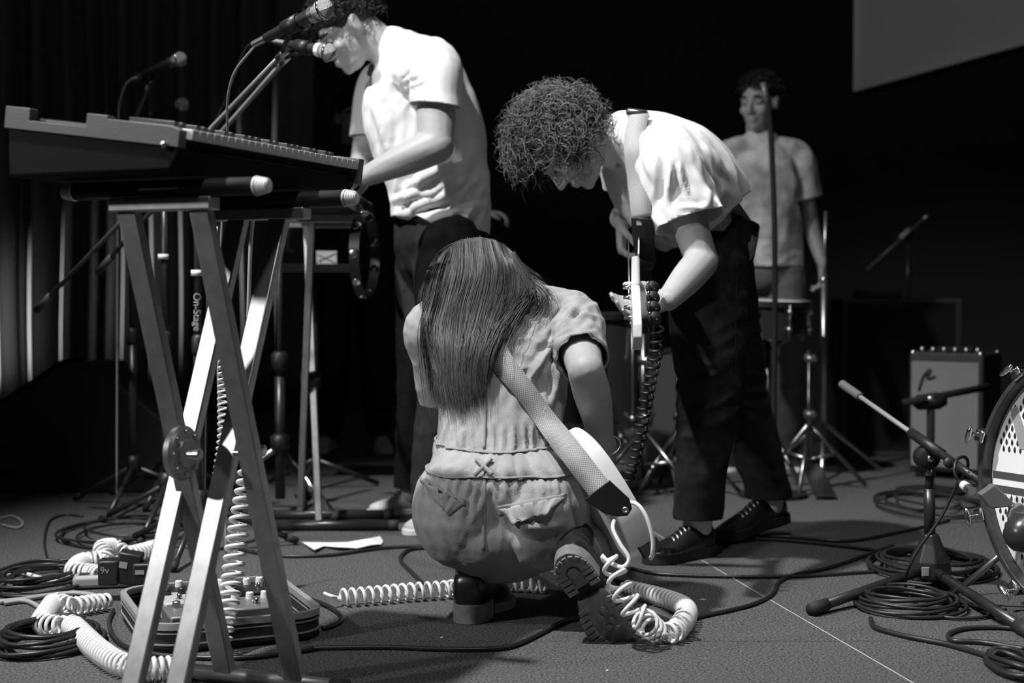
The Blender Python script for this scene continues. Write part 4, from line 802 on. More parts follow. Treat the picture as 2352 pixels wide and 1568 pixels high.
# ================================================================== microphones on boom stands
def mic(name, tip, back, label, grp, band_m=M['white'], tape=None, sc=1.0):
    tip, back = np.asarray(tip, float), np.asarray(back, float); d = unit(tip - back); m_ = thing(name, back, label, 'microphone', grp); c = tip - d * .026 * sc
    mb = MB(); mb.lathe(c, d, [(-.024 * sc, .014 * sc), (-.02 * sc, .0195 * sc), (-.01 * sc, .0243 * sc), (0, .0255 * sc), (.01 * sc, .0235 * sc), (.018 * sc, .018 * sc), (.024 * sc, .009 * sc), (.026 * sc, 0)], 24); gb_ = mb.build('grille', M['mesh'], m_)
    mb = MB(); mb.lathe(c, d, [(-.003, .0258 * sc), (-.003, .0268 * sc), (.003, .0268 * sc), (.003, .0258 * sc)], 24); mb.build('grille_ring', M['chrome'], gb_)
    mb = MB(); mb.lathe(c, d, [(-.042 * sc, .0165 * sc), (-.041 * sc, .0195 * sc), (-.025 * sc, .0205 * sc), (-.024 * sc, .017 * sc)], 24); mb.build('collar', band_m, m_, smooth='auto')
    mb = MB(); L = np.linalg.norm(c - back); mb.lathe(back, d, [(0, .011 * sc), (.002, .0118 * sc), (L - .044 * sc, .0175 * sc), (L - .036 * sc, .017 * sc)], 20); mb.build('handle', M['metalblack'], m_, smooth='auto')
    mb = MB(); mb.lathe(back - d * .045, d, [(0, .006), (.002, .009), (.047, .0095)], 14); mb.build('plug', tape or M['steel'], m_, smooth='auto')
    return m_, d, c
M['mesh'] = mat('steel_mesh', .5, .4, metal=.6, bump=1.0, bs=700)
def boom_stand(label, pole, ztop, a, b, grp, tape=None, weight=True, pole_r=.011, legdir=.5):
    """pole foot (x,y), pivot height, boom from a (counter end) to b (mic end)"""
    st = thing('microphone_stand', A(pole[0], pole[1], 0), label, 'stand', grp); f = A(pole[0], pole[1], 0)
    mb = MB(); mb.rod(f + A(0, 0, .10), f + A(0, 0, .62), pole_r * 1.35, 12); mb.build('lower_tube', M['metalblack'], st)
    mb = MB(); mb.rod(f + A(0, 0, .60), f + A(0, 0, ztop), pole_r, 12); mb.build('upper_tube', M['metalblack'], st)
    mb = MB(); mb.lathe(f + A(0, 0, .59), (0, 0, 1), [(0, .017), (.01, .02), (.05, .02), (.06, .014), (.06, 0)], 14); mb.build('clutch', M['black'], st)
    for k in range(3):
        t_ = legdir + k * 2.094; mb = MB(); mb.rod(f + A(0, 0, .15), f + A(.30 * math.cos(t_), .30 * math.sin(t_), .014), .0095, 10); lg_ = mb.build('leg', M['metalblack'], st)
        mb = MB(); mb.rod(f + A(.27 * math.cos(t_), .27 * math.sin(t_), .026), f + A(.305 * math.cos(t_), .305 * math.sin(t_), .012), .012, 10); mb.build('rubber_foot', M['rubber'], lg_)
    mb = MB(); mb.lathe(f + A(0, 0, .12), (0, 0, 1), [(0, .015), (.01, .024), (.05, .026), (.07, .018), (.07, 0)], 14); mb.build('leg_collar', M['black'], st)
    pv = A(pole[0], pole[1], ztop); mb = MB(); mb.lathe(pv + A(-.02, 0, 0), (1, 0, 0), [(0, .02), (.04, .02), (.04, 0)], 14); mb.build('pivot', M['black'], st)
    mb = MB(); mb.tube([a, b], .0075, 10); bo_ = mb.build('boom_arm', M['boomgrey'], st)
    d = unit(np.asarray(b) - np.asarray(a))
    if weight: mb = MB(); mb.rod(np.asarray(a) - d * .0, np.asarray(a) + d * .10, .0125, 12); mb.build('grip', M['boomgrey'], bo_)
    mb = MB(); mb.rod(np.asarray(b) - d * .015, np.asarray(b) + d * .03, .010, 12); mb.build('clip_thread', M['steel'], bo_)
    if tape: mb = MB(); mb.lathe(f + A(0, 0, tape), (0, 0, 1), [(0, .0155), (0, .0165), (.016, .0165), (.016, .0155)], 16); mb.build('tape_label', M['tape'], st)
    return st
M['boomgrey'] = mat('satin_grey_tube', .10, .35, spec=.6)
GRP = 'microphones around the keyboards'
m1, d1, c1_ = mic('microphone', W(762, 12, 3.40), W(610, 88, 3.52), 'large bright microphone on a boom at the top left, nearest of the four', GRP, M['steel'])
s1_ = boom_stand('black boom stand with a lettered tube and white label carrying the nearest microphone', (W(452, 300, 4.2)[0], 4.2), W(450, 336, 4.2)[2], W(84, 712, 4.75), W(645, 128, 3.88), 'boom microphone stands', None)
pl = W(452, 627, 4.2); mb = MB(); mb.lathe(A(pl[0], 4.2, pl[2] - .008), (0, 0, 1), [(0, .0155), (0, .017), (.017, .017), (.017, .0155)], 16); mb.build('tape_label', M['tape'], s1_)
m2, d2, c2_ = mic('microphone', W(770, 122, 4.02), W(655, 100, 4.12), 'microphone with a pale collar right at the face of the keyboard player', GRP, M['tape'])
s2_ = boom_stand('second dark boom stand whose arm runs parallel just below the nearest one', (W(376, 300, 4.62)[0], 4.62), W(376, 410, 4.62)[2], W(225, 625, 4.9), W(652, 140, 4.2), 'boom microphone stands', None)
pl = W(375, 590, 4.62); mb = MB(); mb.lathe(A(pl[0], 4.62, pl[2] - .008), (0, 0, 1), [(0, .0155), (0, .017), (.017, .017), (.017, .0155)], 16); mb.build('tape_label', M['tape'], s2_)
for m_, dd, tp, lo in ((m1, d1, W(650, 118, 3.80), c1_ - d1 * .13), (m2, d2, W(655, 132, 4.16), c2_ - d2 * .12)):
    mb = MB(); f, s, u = frame(dd); mb.lathe(lo, dd, [(0, .0145), (0, .019), (.05, .021), (.05, .0175)], 16); mb.build('clip', M['black'], m_)
    mb = MB(); mb.rod(lo + dd * .02 - A(0, 0, .015), tp, .007, 8); mb.build('clip_neck', M['black'], m_)
m3, d3, c3_ = mic('microphone', W(427, 130, 4.95), W(328, 172, 5.02), 'blurred microphone angled upward above the left end of the large keyboard', GRP, M['steel'], M['steel'])
s3_ = boom_stand('blurred stand behind the left end of the large keyboard under the upward microphone', (W(300, 300, 5.12)[0], 5.12), W(303, 300, 5.12)[2], W(300, 300, 5.12), W(345, 185, 5.06), 'boom microphone stands', weight=False)
m4, d4, c4_ = mic('microphone', W(432, 234, 5.25), W(350, 270, 5.3), 'dimmest microphone, just clearing the top of the large keyboard', GRP, M['black'])
s4_ = boom_stand('dim stand of the lowest microphone, mostly hidden by the large keyboard', (W(380, 300, 5.3)[0], 5.3), W(380, 310, 5.3)[2], W(380, 310, 5.3), W(352, 275, 5.31), 'boom microphone stands', weight=False)
for m_, dd, c_, tgt in ((m3, d3, c3_, W(345, 185, 5.06)), (m4, d4, c4_, W(352, 275, 5.31))):
    mb = MB(); mb.rod(c_ - dd * .10, tgt, .008, 8); mb.build('clip_neck', M['black'], m_)
def cord(name, pts, r, m, label, cat='cable', grp=None, n=60, sides=7):
    mb = MB(); mb.tube(resample(catmull(pts, n * 3), n), r, sides); o = mb.build(name, m); return tag(o, label, cat, grp)
cord('microphone_cable', [W(594, 96, 3.53), W(575, 118, 3.55), W(545, 155, 3.62), (W(530, 190, 3.7)), W(522, 240, 3.8), W(522, 310, 3.95), W(515, 420, 4.05), W(500, 800, 4.15), G(520, 1275, .01)], .0032, M['greycab'], 'cable curving down from the nearest microphone')
cord('microphone_cable', [W(648, 98, 4.13), W(600, 95, 4.2), W(565, 110, 4.25), W(540, 170, 4.35), W(515, 235, 4.5), W(490, 300, 4.55), W(480, 420, 4.6), G(470, 1245, .01)], .003, M['cableb'], 'thin dark cable trailing from the microphone at the player\'s face')
cord('microphone_cable', [W(318, 176, 5.02), W(295, 186, 5.03), W(280, 215, 5.05), W(272, 270, 5.08), W(270, 500, 5.08), G(268, 1170, .01)], .0032, M['greycab'], 'blurred cable dropping from the upward microphone behind the keyboard')
# tripod stand pole behind the first keyboard stand, one shiny leg lit
bx = W(643, 1000, 5.0); st = thing('stand', A(bx[0], 5.0, 0), 'plain tripod stand with one shiny leg behind the far keyboard stand', 'stand'); f = A(bx[0], 5.0, 0)
mb = MB(); mb.rod(f + A(0, 0, .05), f + A(0, 0, .48), .018, 12); mb.build('lower_tube', M['metalblack'], st); mb = MB(); mb.rod(f + A(0, 0, .45), f + A(0, 0, .98), .012, 12); mb.build('upper_tube', M['metalblack'], st)
mb = MB(); mb.lathe(f + A(0, 0, .22), (0, 0, 1), [(0, .02), (.01, .035), (.05, .035), (.06, .02), (.06, 0)], 14); mb.build('leg_collar', M['black'], st)
mb = MB(); mb.lathe(f + A(0, 0, .50), (0, 0, 1), [(0, .018), (.01, .03), (.06, .03), (.07, .018), (.07, 0)], 14); mb.build('clutch', M['black'], st)
for q_, mt in ((G(772, 1186, .012), M['chrome']), (G(458, 1150, .012), M['steel']), (f + A(.05, .35, .012), M['metalblack'])):
    mb = MB(); mb.rod(f + A(0, 0, .235), q_, .011, 10); lg_ = mb.build('leg', mt, st); mb = MB(); d = unit(q_ - f); mb.rod(q_ - d * .02, q_ + d * .012, .0145, 10); mb.build('rubber_foot', M['rubber'], lg_)
# lettering on the pole of the nearest microphone stand
tx = bpy.data.curves.new('lettering', 'FONT'); tx.body = 'On-Stage'; tx.size = .030; tx.extrude = .0004; tx.align_x = 'LEFT'
tmp = bpy.data.objects.new('tmp', tx); COL.objects.link(tmp); dg = bpy.context.evaluated_depsgraph_get(); dg.update(); me = bpy.data.meshes.new_from_object(tmp.evaluated_get(dg)); bpy.data.objects.remove(tmp)
o_ = W(444, 672, 4.182); V = mverts(me); V = np.column_stack([o_[0] + V[:, 1], np.full(len(V), 4.182) - V[:, 2], o_[2] - V[:, 0]]) ; 
rp = 4.2 - np.sqrt(np.clip(.0152 ** 2 - (V[:, 0] - pl[0] * 0 - W(452, 627, 4.2)[0]) ** 2, 1e-8, 1)) - .0006; V[:, 1] = rp; setv(me, V); meshpart(me, 'lettering', M['tape'], s1_, smooth=False)
# ================================================================== things on the floor
# pedal case: rounded open tray with bright trims
FL, FR, BL = A(-.771, 2.978, 0), A(-.413, 3.133, 0), A(-.946, 3.39, 0); e1_, e2_ = unit(FR - FL), unit(BL - FL); cw, cd_ = .392, .446; cc = FL + e1_ * cw / 2 + e2_ * cd_ / 2
def rrect(w_, d, r, k=7):
    out = []
    for sx, sy, a0 in ((1, 1, 0), (-1, 1, 90), (-1, -1, 180), (1, -1, 270)):
        for i in range(k):
            a = math.radians(a0 + 90 * i / (k - 1)); out.append((sx * (w_ / 2 - r) + r * math.cos(a), sy * (d / 2 - r) + r * math.sin(a)))
    return out
Pc = thing('pedal_case', cc, 'open rounded pedal case with bright metal trim on the floor at the left', 'case')
RC = lambda ins, z: [cc + e1_ * x + e2_ * y + A(0, 0, z) for x, y in rrect(cw - 2 * ins, cd_ - 2 * ins, .075 - ins)]
mb = MB(); mb.rings([RC(.006, .004), RC(.0, .012), RC(0, .058), RC(.010, .058), RC(.010, .014)], cap=True); mb.build('tray', M['tolex'], Pc, smooth='auto')
def trim(z0, z1, out, m, nm):
    mb = MB(); mb.rings([RC(-out, z0), RC(-out, z1), RC(.011, z1), RC(.011, z0)], cap=False, loop=True); mb.build(nm, m, Pc, smooth='auto')
trim(.052, .066, .003, M['trim'], 'rim_trim'); trim(.019, .0225, .0025, M['trim'], 'lower_trim'); trim(.043, .0455, .0025, M['trim'], 'upper_trim')
mb = MB(); mb.rings([RC(.0125, .0145), RC(.0125, .018)]); mb.build('lining', M['velvet'], Pc, smooth=False)
def pedal(x, y, w_, d, h, m, label, knobs=2, sw=True, ang=0, knob_m=None, lamp=False):
    c = cc + e1_ * x + e2_ * y + A(0, 0, .018); R0 = np.stack([e1_, e2_, A(0, 0, 1)], 1); ca, sa = math.cos(ang), math.sin(ang); R = R0 @ np.array([[ca, -sa, 0], [sa, ca, 0], [0, 0, 1]])
    p = thing('effects_pedal', c, label, 'pedal', 'effects pedals in the open case'); mb = MB(); mb.box(c + A(0, 0, h / 2), (w_, d, h), R); b = mb.build('housing', m, p, smooth='auto', bevel=.005)
    for k in range(knobs):
        q = c + R @ A((k - (knobs - 1) / 2) * w_ / max(knobs, 2) * .9, d * .28, h); mb = MB(); mb.lathe(q, (0, 0, 1), [(0, .010), (.013, .0088), (.015, .007), (.015, 0)], 14); kb_ = mb.build('knob', knob_m or M['white'], p, smooth='auto')
        mb = MB(); mb.box(q + A(0, 0, .0155) + R @ A(0, .004, 0), (.0015, .007, .001), R); mb.build('knob_pointer', M['black'], kb_, smooth=False)
    if sw:
        q = c + R @ A(0, -d * .28, h); mb = MB(); mb.lathe(q, (0, 0, 1), [(0, .0085), (.004, .0085), (.004, .006), (.013, .006), (.015, .004), (.015, 0)], 16); mb.build('footswitch', M['chrome'], p, smooth='auto')
    q = c + R @ A(0, d * .02, h); mb = MB(); mb.ell(q, .003, None, 8, 6); mb.build('indicator', M['steel'], p)
    mb = MB(); mb.rod(c + R @ A(w_ / 2 - .001, d * .2, h * .5), c + R @ A(w_ / 2 + .02, d * .2, h * .5), .0055, 10); mb.build('jack_plug', M['chrome'], p)
    return p
pedal(-.085, -.115, .105, .12, .052, M['pedal'], 'plain grey effects pedal at the front of the open case', 2, knob_m=M['steel'])
pedal(.065, -.075, .115, .125, .050, M['pedal'], 'wide grey effects pedal with white knobs in the case', 3)
pedal(-.085, .05, .075, .12, .048, M['pedalw'], 'pale effects pedal in the middle of the case', 2, knob_m=M['black'])
pedal(.02, .10, .075, .125, .05, M['pedalw'], 'pale effects pedal near the back of the case', 2, ang=.08)
pedal(.115, .115, .07, .12, .045, M['black'], 'small black effects pedal at the back right of the case', 2)
pedal(-.09, .165, .11, .07, .045, M['black'], 'low black effects pedal along the back edge of the case', 3, sw=False)
cpath = lambda pts, z: [G(x, y, z) for x, y in pts]
# white coiled cables
def coil(name, path, R, turns, r, label, m=M['coilw'], ext0=None, ext1=None, cat='coiled cable'):
    P = coil_path(path, R, turns)
    if ext0 is not None: P = np.vstack([catmull(list(ext0) + [P[0]], 24)[:-1], P])
    if ext1 is not None: P = np.vstack([P, catmull([P[-1]] + list(ext1), 24)[1:]])
    mb = MB(); mb.tube(P, r, 7); o = mb.build(name, m); return tag(o, label, cat, 'coiled instrument cables')
def GZ(x, y, z): return G(x, y, z)
coil('coiled_cable', [GZ(775, 1372, .024), GZ(860, 1366, .024), GZ(950, 1358, .024), GZ(1035, 1352, .024)] + [GZ(1100, 1338, .024), GZ(1180, 1340, .022), GZ(1225, 1345, .02), GZ(1262, 1350, .016)], [.019, .020, .020, .020, .020, .012], 27, .0042, 'stretched white coiled cable lying between the pedal case and the boots', ext0=[GZ(745, 1362, .03), GZ(760, 1368, .03)])
coil('coiled_cable', [W(1383, 1275, 3.10), W(1402, 1292, 3.09), W(1418, 1325, 3.07), W(1432, 1362, 3.05), W(1455, 1400, 3.04), W(1480, 1425, 3.04), GZ(1510, 1450, .024), GZ(1535, 1452, .024)], [.018, .023, .025, .025, .024, .022], 9, .0048, 'white coiled cable springing down beside the lug-soled boot', ext0=[W(1412, 1190, 3.12), W(1408, 1215, 3.10), W(1425, 1250, 3.08), W(1445, 1282, 3.07), W(1430, 1302, 3.07), W(1398, 1290, 3.09)])
cord('guitar_cable', [W(1444, 1152, 3.12), W(1466, 1160, 3.10), W(1486, 1190, 3.09), W(1499, 1235, 3.09), W(1499, 1270, 3.10), W(1494, 1282, 3.13)], .005, M['coilw'], 'white cable looping from the strap end to the guitar jack', 'cable')
coil('coiled_cable', [GZ(1528, 1456, .025), GZ(1552, 1448, .025), GZ(1572, 1422, .025), GZ(1578, 1402, .025), GZ(1560, 1386, .025), GZ(1510, 1368, .025), GZ(1455, 1352, .025), GZ(1430, 1345, .025)], [.021, .022, .021, .02, .018, .014], 34, .0046, 'tight white coil resting on the carpet right of the boots')
coil('coiled_cable', [GZ(372, 1256, .024), GZ(330, 1268, .024), GZ(290, 1275, .026), GZ(262, 1258, .045), GZ(235, 1262, .05), GZ(240, 1285, .03), GZ(190, 1292, .028), GZ(172, 1312, .026), GZ(210, 1318, .026), GZ(235, 1325, .024)], .024, 42, .0046, 'white coil bunched behind the black power adapters')
coil('coiled_cable', [GZ(255, 1380, .022), GZ(215, 1385, .024), GZ(165, 1392, .026), GZ(128, 1384, .028), GZ(112, 1402, .026), GZ(98, 1430, .024), GZ(135, 1440, .024), GZ(165, 1438, .024), GZ(190, 1460, .024), GZ(225, 1492, .024), GZ(270, 1522, .024), GZ(315, 1535, .024), GZ(330, 1540, .024)], [.017, .021, .022, .022, .022, .021, .021], 56, .0046, 'long white coil zigzagging on the floor at the far left')
coil('coiled_cable', [GZ(325, 1538, .022), GZ(380, 1535, .022), GZ(432, 1530, .022)], .021, 6.5, .0050, 'short open white coil between the front feet of the stand')
coil('coiled_cable', [W(507, 770, 3.55), W(512, 830, 3.55), W(512, 920, 3.54), W(512, 1000, 3.52), W(503, 1080, 3.5), W(493, 1150, 3.48), W(482, 1215, 3.46)], [.008, .012, .0125, .0125, .013, .014], 31, .0028, 'slim hanging white coil behind the crossed legs', ext0=[W(498, 520, 3.55), W(502, 650, 3.55)], m=M['coilw'])
coil('coiled_cable', [W(565, 1065, 3.12), W(560, 1130, 3.11), W(550, 1200, 3.09), W(540, 1270, 3.07), W(532, 1340, 3.05), W(522, 1400, 3.02), W(515, 1450, 2.99), W(512, 1490, 2.97)], [.012, .019, .021, .021, .020, .015], 19.5, .0046, 'thick white coil hanging in front of the pedal case', ext0=[W(586, 470, 3.08), W(576, 560, 3.1), W(570, 750, 3.12), W(567, 950, 3.12)])
# black coiled cable of the bass
coil('coiled_cable', [W(1512, 735, 3.78), W(1508, 800, 3.80), W(1495, 860, 3.83), W(1480, 940, 3.87), W(1468, 1010, 3.9), W(1452, 1070, 3.93), W(1438, 1112, 3.95)], [.014, .017, .017, .016, .014], 20, .0042, 'black coiled cable hanging from the bass', m=M['cableb'], ext0=[W(1506, 660, 3.85), W(1512, 700, 3.8)], ext1=[G(1434, 1200, .01)])
# power strip with adapters
a_, b2 = GZ(168, 1352, .0), GZ(352, 1344, .0); d = unit(b2 - a_); ps = thing('power_strip', (a_ + b2) / 2, 'pale power strip under the black adapters at the left', 'power strip')
mb = MB(); mb.bar(a_ + A(0, 0, .02), b2 + A(0, 0, .02), .052, .034); mb.build('housing', M['greycab'], ps, smooth='auto', bevel=.010)
for k in range(5):
    q = a_ + (b2 - a_) * (.14 + k * .18) + A(0, 0, .0375); mb = MB(); mb.box(q, (.026, .03, .003), Rz(d)); mb.build('socket', M['black'], ps, smooth=False)
def adapter(px, py, w_, h, tilt, label, mark):
    c = GZ(px, py, .04); p = thing('power_adapter', c, label, 'adapter', 'black power adapters on the strip'); f = unit(A(1, .12, tilt)); u = unit(np.cross(f, A(0, 1, 0))); u = u if u[2] > 0 else -u; R = np.stack([f, np.cross(u, f), u], 1)
    mb = MB(); mb.box(c + u * h / 2, (w_, .055, h), R); mb.build('housing', M['black'], p, smooth='auto', bevel=.005)
    mb = MB(); mb.box(c + u * h * .62 + R @ A(-w_ * .22, -.0285, 0), (w_ * .34, .001, h * .2), R)
    if not mark: mb.build('sticker', M['greycab'], p, smooth=False)
    else:
        t = bpy.data.curves.new('lettering', 'FONT'); t.body = '9v'; t.size = .024; t.extrude = .0003; q = bpy.data.objects.new('tmp', t); COL.objects.link(q); dg = bpy.context.evaluated_depsgraph_get(); dg.update(); me = bpy.data.meshes.new_from_object(q.evaluated_get(dg)); bpy.data.objects.remove(q)
        V = mverts(me); o_ = c + u * h * .5 + R @ A(-w_ * .38, -.0284, 0); setv(me, np.array([o_ + R @ A(x, -z, y) for x, y, z in V])); meshpart(me, 'lettering', M['greycab'], p, smooth=False)
adapter(252, 1340, .050, .062, 0, 'black power adapter lettered 9v at the left end of the strip', True); adapter(290, 1338, .058, .080, -.2, 'tallest black power adapter with a small pale sticker on the strip', False); adapter(338, 1340, .065, .055, 0, 'low black power adapter beside the stand leg', False)
# straight cables
GC = 'cables lying on the stage'
def gc(pts, r, m, label, z=.006, n=70): cord('cable', [A(*(G(x, y, r + .001))) for x, y in pts], r, m, label, 'cable', GC, n)
gc([(690, 1490), (760, 1487), (900, 1486), (1010, 1490), (1120, 1490), (1180, 1482), (1240, 1455), (1290, 1428), (1330, 1420)], .0052, M['cableb'], 'black cable curving across the front carpet to the lug-soled boot')
gc([(1500, 1465), (1580, 1424), (1680, 1400), (1735, 1385), (1775, 1362), (1790, 1335), (1830, 1318), (1900, 1304), (1980, 1278), (2050, 1252)], .005, M['cableb'], 'black cable winding from the white coil toward the kick drum')
gc([(1450, 1305), (1520, 1318), (1700, 1324), (1850, 1322), (1980, 1314), (2110, 1308), (2230, 1322)], .0048, M['cableb'], 'long black cable running straight from the shoe toward the kick drum')
gc([(1640, 1236), (1760, 1238), (1880, 1248), (2000, 1262), (2120, 1278), (2240, 1284)], .005, M['cableb'], 'black cable behind the raised shoe')
gc([(1650, 1232), (1800, 1232), (1940, 1242), (2050, 1225), (2180, 1195)], .005, M['cableb'], 'farthest black cable curving behind the raised shoe')
gc([(550, 1262), (640, 1276), (760, 1274), (880, 1258), (1000, 1252)], .005, M['cableb'], 'black cable below the torn paper')
gc([(1000, 1256), (940, 1262), (920, 1285), (950, 1318), (970, 1340), (965, 1352)], .0055, M['cableb'], 'black cable hooking round beside the stretched coil')
gc([(640, 1360), (700, 1372), (760, 1395), (785, 1420), (760, 1438), (740, 1442)], .0055, M['cableb'], 'black cable looping out of the right side of the pedal case')
gc([(2000, 1420), (2010, 1440), (2080, 1460), (2180, 1480), (2280, 1510), (2352, 1535)], .0058, M['cableb'], 'black cable leaving the bundle at the lower right')
gc([(2352, 1445), (2290, 1440), (2220, 1442), (2180, 1455), (2190, 1470), (2260, 1475), (2352, 1490)], .0055, M['cableb'], 'black cable looping under the kick drum')
gc([(260, 1400), (250, 1430), (268, 1470), (320, 1495), (420, 1508), (560, 1510), (650, 1500), (720, 1490)], .0052, M['cableb'], 'black cable passing in front of the pedal case')
gc([(20, 1330), (24, 1318), (60, 1318), (110, 1332), (170, 1342)], .006, M['coilw'], 'white lead of the power strip at the far left')
gc([(0, 1382), (60, 1375), (120, 1366), (180, 1362), (230, 1372), (232, 1390)], .0065, M['greycab'], 'pale grey cable crossing the tangle at the left')
gc([(10, 1385), (60, 1380), (98, 1398)], .006, M['greycab'], 'short pale cable end beside the zigzag coil')
gc([(0, 1190), (30, 1185), (52, 1200), (40, 1212), (5, 1205)], .004, M['greycab'], 'small pale loop of cord at the far left')
gc([(110, 1290), (102, 1240), (115, 1195), (150, 1182), (190, 1185)], .004, M['cableb'], 'thin dark cable arching behind the power strip')
rn = random.Random(3)
def bundle(cx, cy, rx, ry, n, r, label, m=M['cableb'], wob=.12):
    c = G(cx, cy, 0); X = (rx / F) * c[1]; y1, y2 = G(cx, cy + ry)[1], G(cx, cy - ry)[1]; Yr = (y2 - y1) / 2; c[1] = (y1 + y2) / 2; P = []
    for i in range(n * 26):
        t = i / 26 * 2 * math.pi; k = 1 - .35 * (i / (n * 26)) + wob * math.sin(t * .37 + cx) * .5 + wob * .4 * math.sin(t * 1.31)
        P.append(c + A(X * k * math.cos(t), Yr * k * math.sin(t), r * 1.1 + .0065 * (i / 26) * .8 + .003 * math.sin(t * 2.3)))
    mb = MB(); mb.tube(catmull(P, len(P) * 2), r, 6); tag(mb.build('cable_coil', m), label, 'cable coil', 'coiled cables on the floor')
bundle(2085, 1398, 125, 26, 7, .0048, 'wound bundle of black cable in front of the kick mic stand')
bundle(2140, 1310, 150, 34, 7, .0048, 'wide bundle of black cable behind the kick mic stand')
bundle(105, 1482, 125, 38, 7, .0055, 'wound black cable below the zigzag coil at the left')
bundle(95, 1340, 110, 34, 6, .005, 'tangle of dark cables behind the zigzag coil', wob=.3)
bundle(2330, 1540, 60, 30, 4, .006, 'cable knot in the bottom right corner', wob=.3)
bundle(2140, 1165, 130, 30, 4, .005, 'dim tangle of cable below the amplifier', wob=.35)
bundle(290, 1230, 150, 34, 4, .0045, 'dim loops of cable at the left behind the power strip', wob=.4)
# torn paper, scraps
q = [(693, 1245), (760, 1246), (800, 1245), (845, 1237), (873, 1232), (880, 1243), (876, 1250), (850, 1252), (820, 1259), (780, 1257), (745, 1254), (722, 1263), (708, 1254)]
mb = MB(); mb.prism([GZ(x, y, .002 + .010 * abs(math.sin(x * .05))) for x, y in q], (0, 0, .0012)); tag(mb.build('torn_paper', M['paper'], smooth=False), 'torn white paper lying on the carpet near the sneakers', 'paper')
for i, (x, y, l_, lb) in enumerate(((1615, 1377, 9, 'tiny white scrap on the carpet right of the coil'), (1395, 1540, 3, 'white speck on the carpet at the front'), (1015, 1464, 4, 'small white scrap in front of the left boot'))):
    mb = MB(); p_ = GZ(x, y, .001); mb.prism([p_ + A(-.001 * l_, 0, 0), p_ + A(0, -.003, 0), p_ + A(.001 * l_, .001, 0), p_ + A(0, .004, 0)], (0, 0, .0015)); tag(mb.build('paper_scrap', M['paper'], smooth=False), lb, 'scrap')
# stage wedge monitor in the dark at left, plus a smaller box
c = W(200, 900, 5.6); Wd = thing('stage_monitor', A(c[0], 5.7, 0), 'black wedge stage monitor in the dark at the left', 'speaker')
mb = MB(); prof = [(-.52, 0), (-.50, .22), (-.06, .50), (.06, .50), (.42, .20), (.46, 0)]; mb.prism([A(c[0] + x, 5.5, z) for x, z in prof], (0, .42, 0)); mb.build('cabinet', M['tolex'], Wd, smooth=False, bevel=.01)
mb = MB(); mb.prism([A(c[0] + x, 5.53, z) for x, z in ((-.48, .245), (-.09, .508), (-.08, .515), (-.47, .255))], (0, .36, 0)); mb.build('grille', M['matte'], Wd, smooth=False)
for k in (-1, 1): mb = MB(); mb.box(A(c[0] + k * .3, 5.497, .08), (.10, .006, .03)); mb.build('handle', M['matte'], Wd, smooth=False)
# ================================================================== right side: kick drum, its microphone, amplifier
dc = W(2482, 1135, 3.12); dax = unit(A(-.89, -.45, 0)); dv = A(0, 0, 1); du = np.cross(dv, dax); RD = .305; dc[2] = .335
Dr = thing('bass_drum', A(dc[0], dc[1], 0), 'bass drum with a white perforated head and dark stripes at the right edge', 'drum')
def circ(r, t, n=72): return [dc + dax * t + (du * math.cos(a) + dv * math.sin(a)) * r for a in np.linspace(0, 2 * math.pi, n, endpoint=False)]
mb = MB(); mb.rings([circ(RD - .012, -.42), circ(RD - .012, -.035)], cap=False); mb.build('shell', M['hoop'], Dr, solid=.008)
for t0, t1 in ((-.045, .0), (-.46, -.415)):
    mb = MB(); mb.rings([circ(RD, t0), circ(RD, t1), circ(RD - .013, t1), circ(RD - .013, t0)], cap=False, loop=True); mb.build('hoop', M['hoop'], Dr, smooth='auto', bevel=.002)
mb = MB(); mb.rings([circ(RD - .014, -.034), circ(RD - .014, -.032)]); hd = mb.build('front_head', M['drumw'], Dr, smooth='auto')
mb = MB(); mb.rings([circ(RD - .014, -.424), circ(RD - .014, -.422)]); mb.build('batter_head', M['drumw'], Dr, smooth='auto')
# perforations: rows of dark tear-drops, joined as one part (several hundred)
mb = MB(); row = 0; z = -.28
while z < .28:
    x = -.28 + (.0085 if row % 2 else 0)
    while x < .28:
        if x * x + z * z < .277 ** 2 and not (-.045 < z < .055) and not (z > .055 and x > -.02): 
            c_ = dc + dax * -.0318 + du * x + dv * z
            mb.prism([c_ + du * a * .0042 + dv * b * .0085 for a, b in ((0, 1), (-.75, .3), (-.9, -.4), (0, -1), (.9, -.4), (.75, .3))], dax * .0004)
        x += .017
    z += .0165; row += 1
mb.build('perforations', M['lugk'], hd, smooth=False, kind='stuff')
for z0, z1 in ((-.006, .011), (-.039, -.022)):
    mb = MB(); x1 = math.sqrt(.288 ** 2 - .03 ** 2); mb.prism([dc + dax * -.0316 + du * x + dv * z for x, z in ((-x1, z0), (x1, z0), (x1, z1), (-x1, z1))], dax * .0006); mb.build('printed_stripe', M['stripe'], hd, smooth=False)
mb = MB(); mb.prism([dc + dax * -.0314 + du * x + dv * z for x, z in ((-.205, .07), (-.17, .07), (-.215, .17), (-.235, .16))], dax * .0006); mb.build('printed_panel', M['greycab'], hd, smooth=False)
mb = MB(); mb.prism([dc + dax * -.0314 + du * x + dv * z for x, z in ((.205, .05), (.16, .05), (.2, .17), (.235, .16))], dax * .0006); mb.build('printed_panel', M['greycab'], hd, smooth=False)
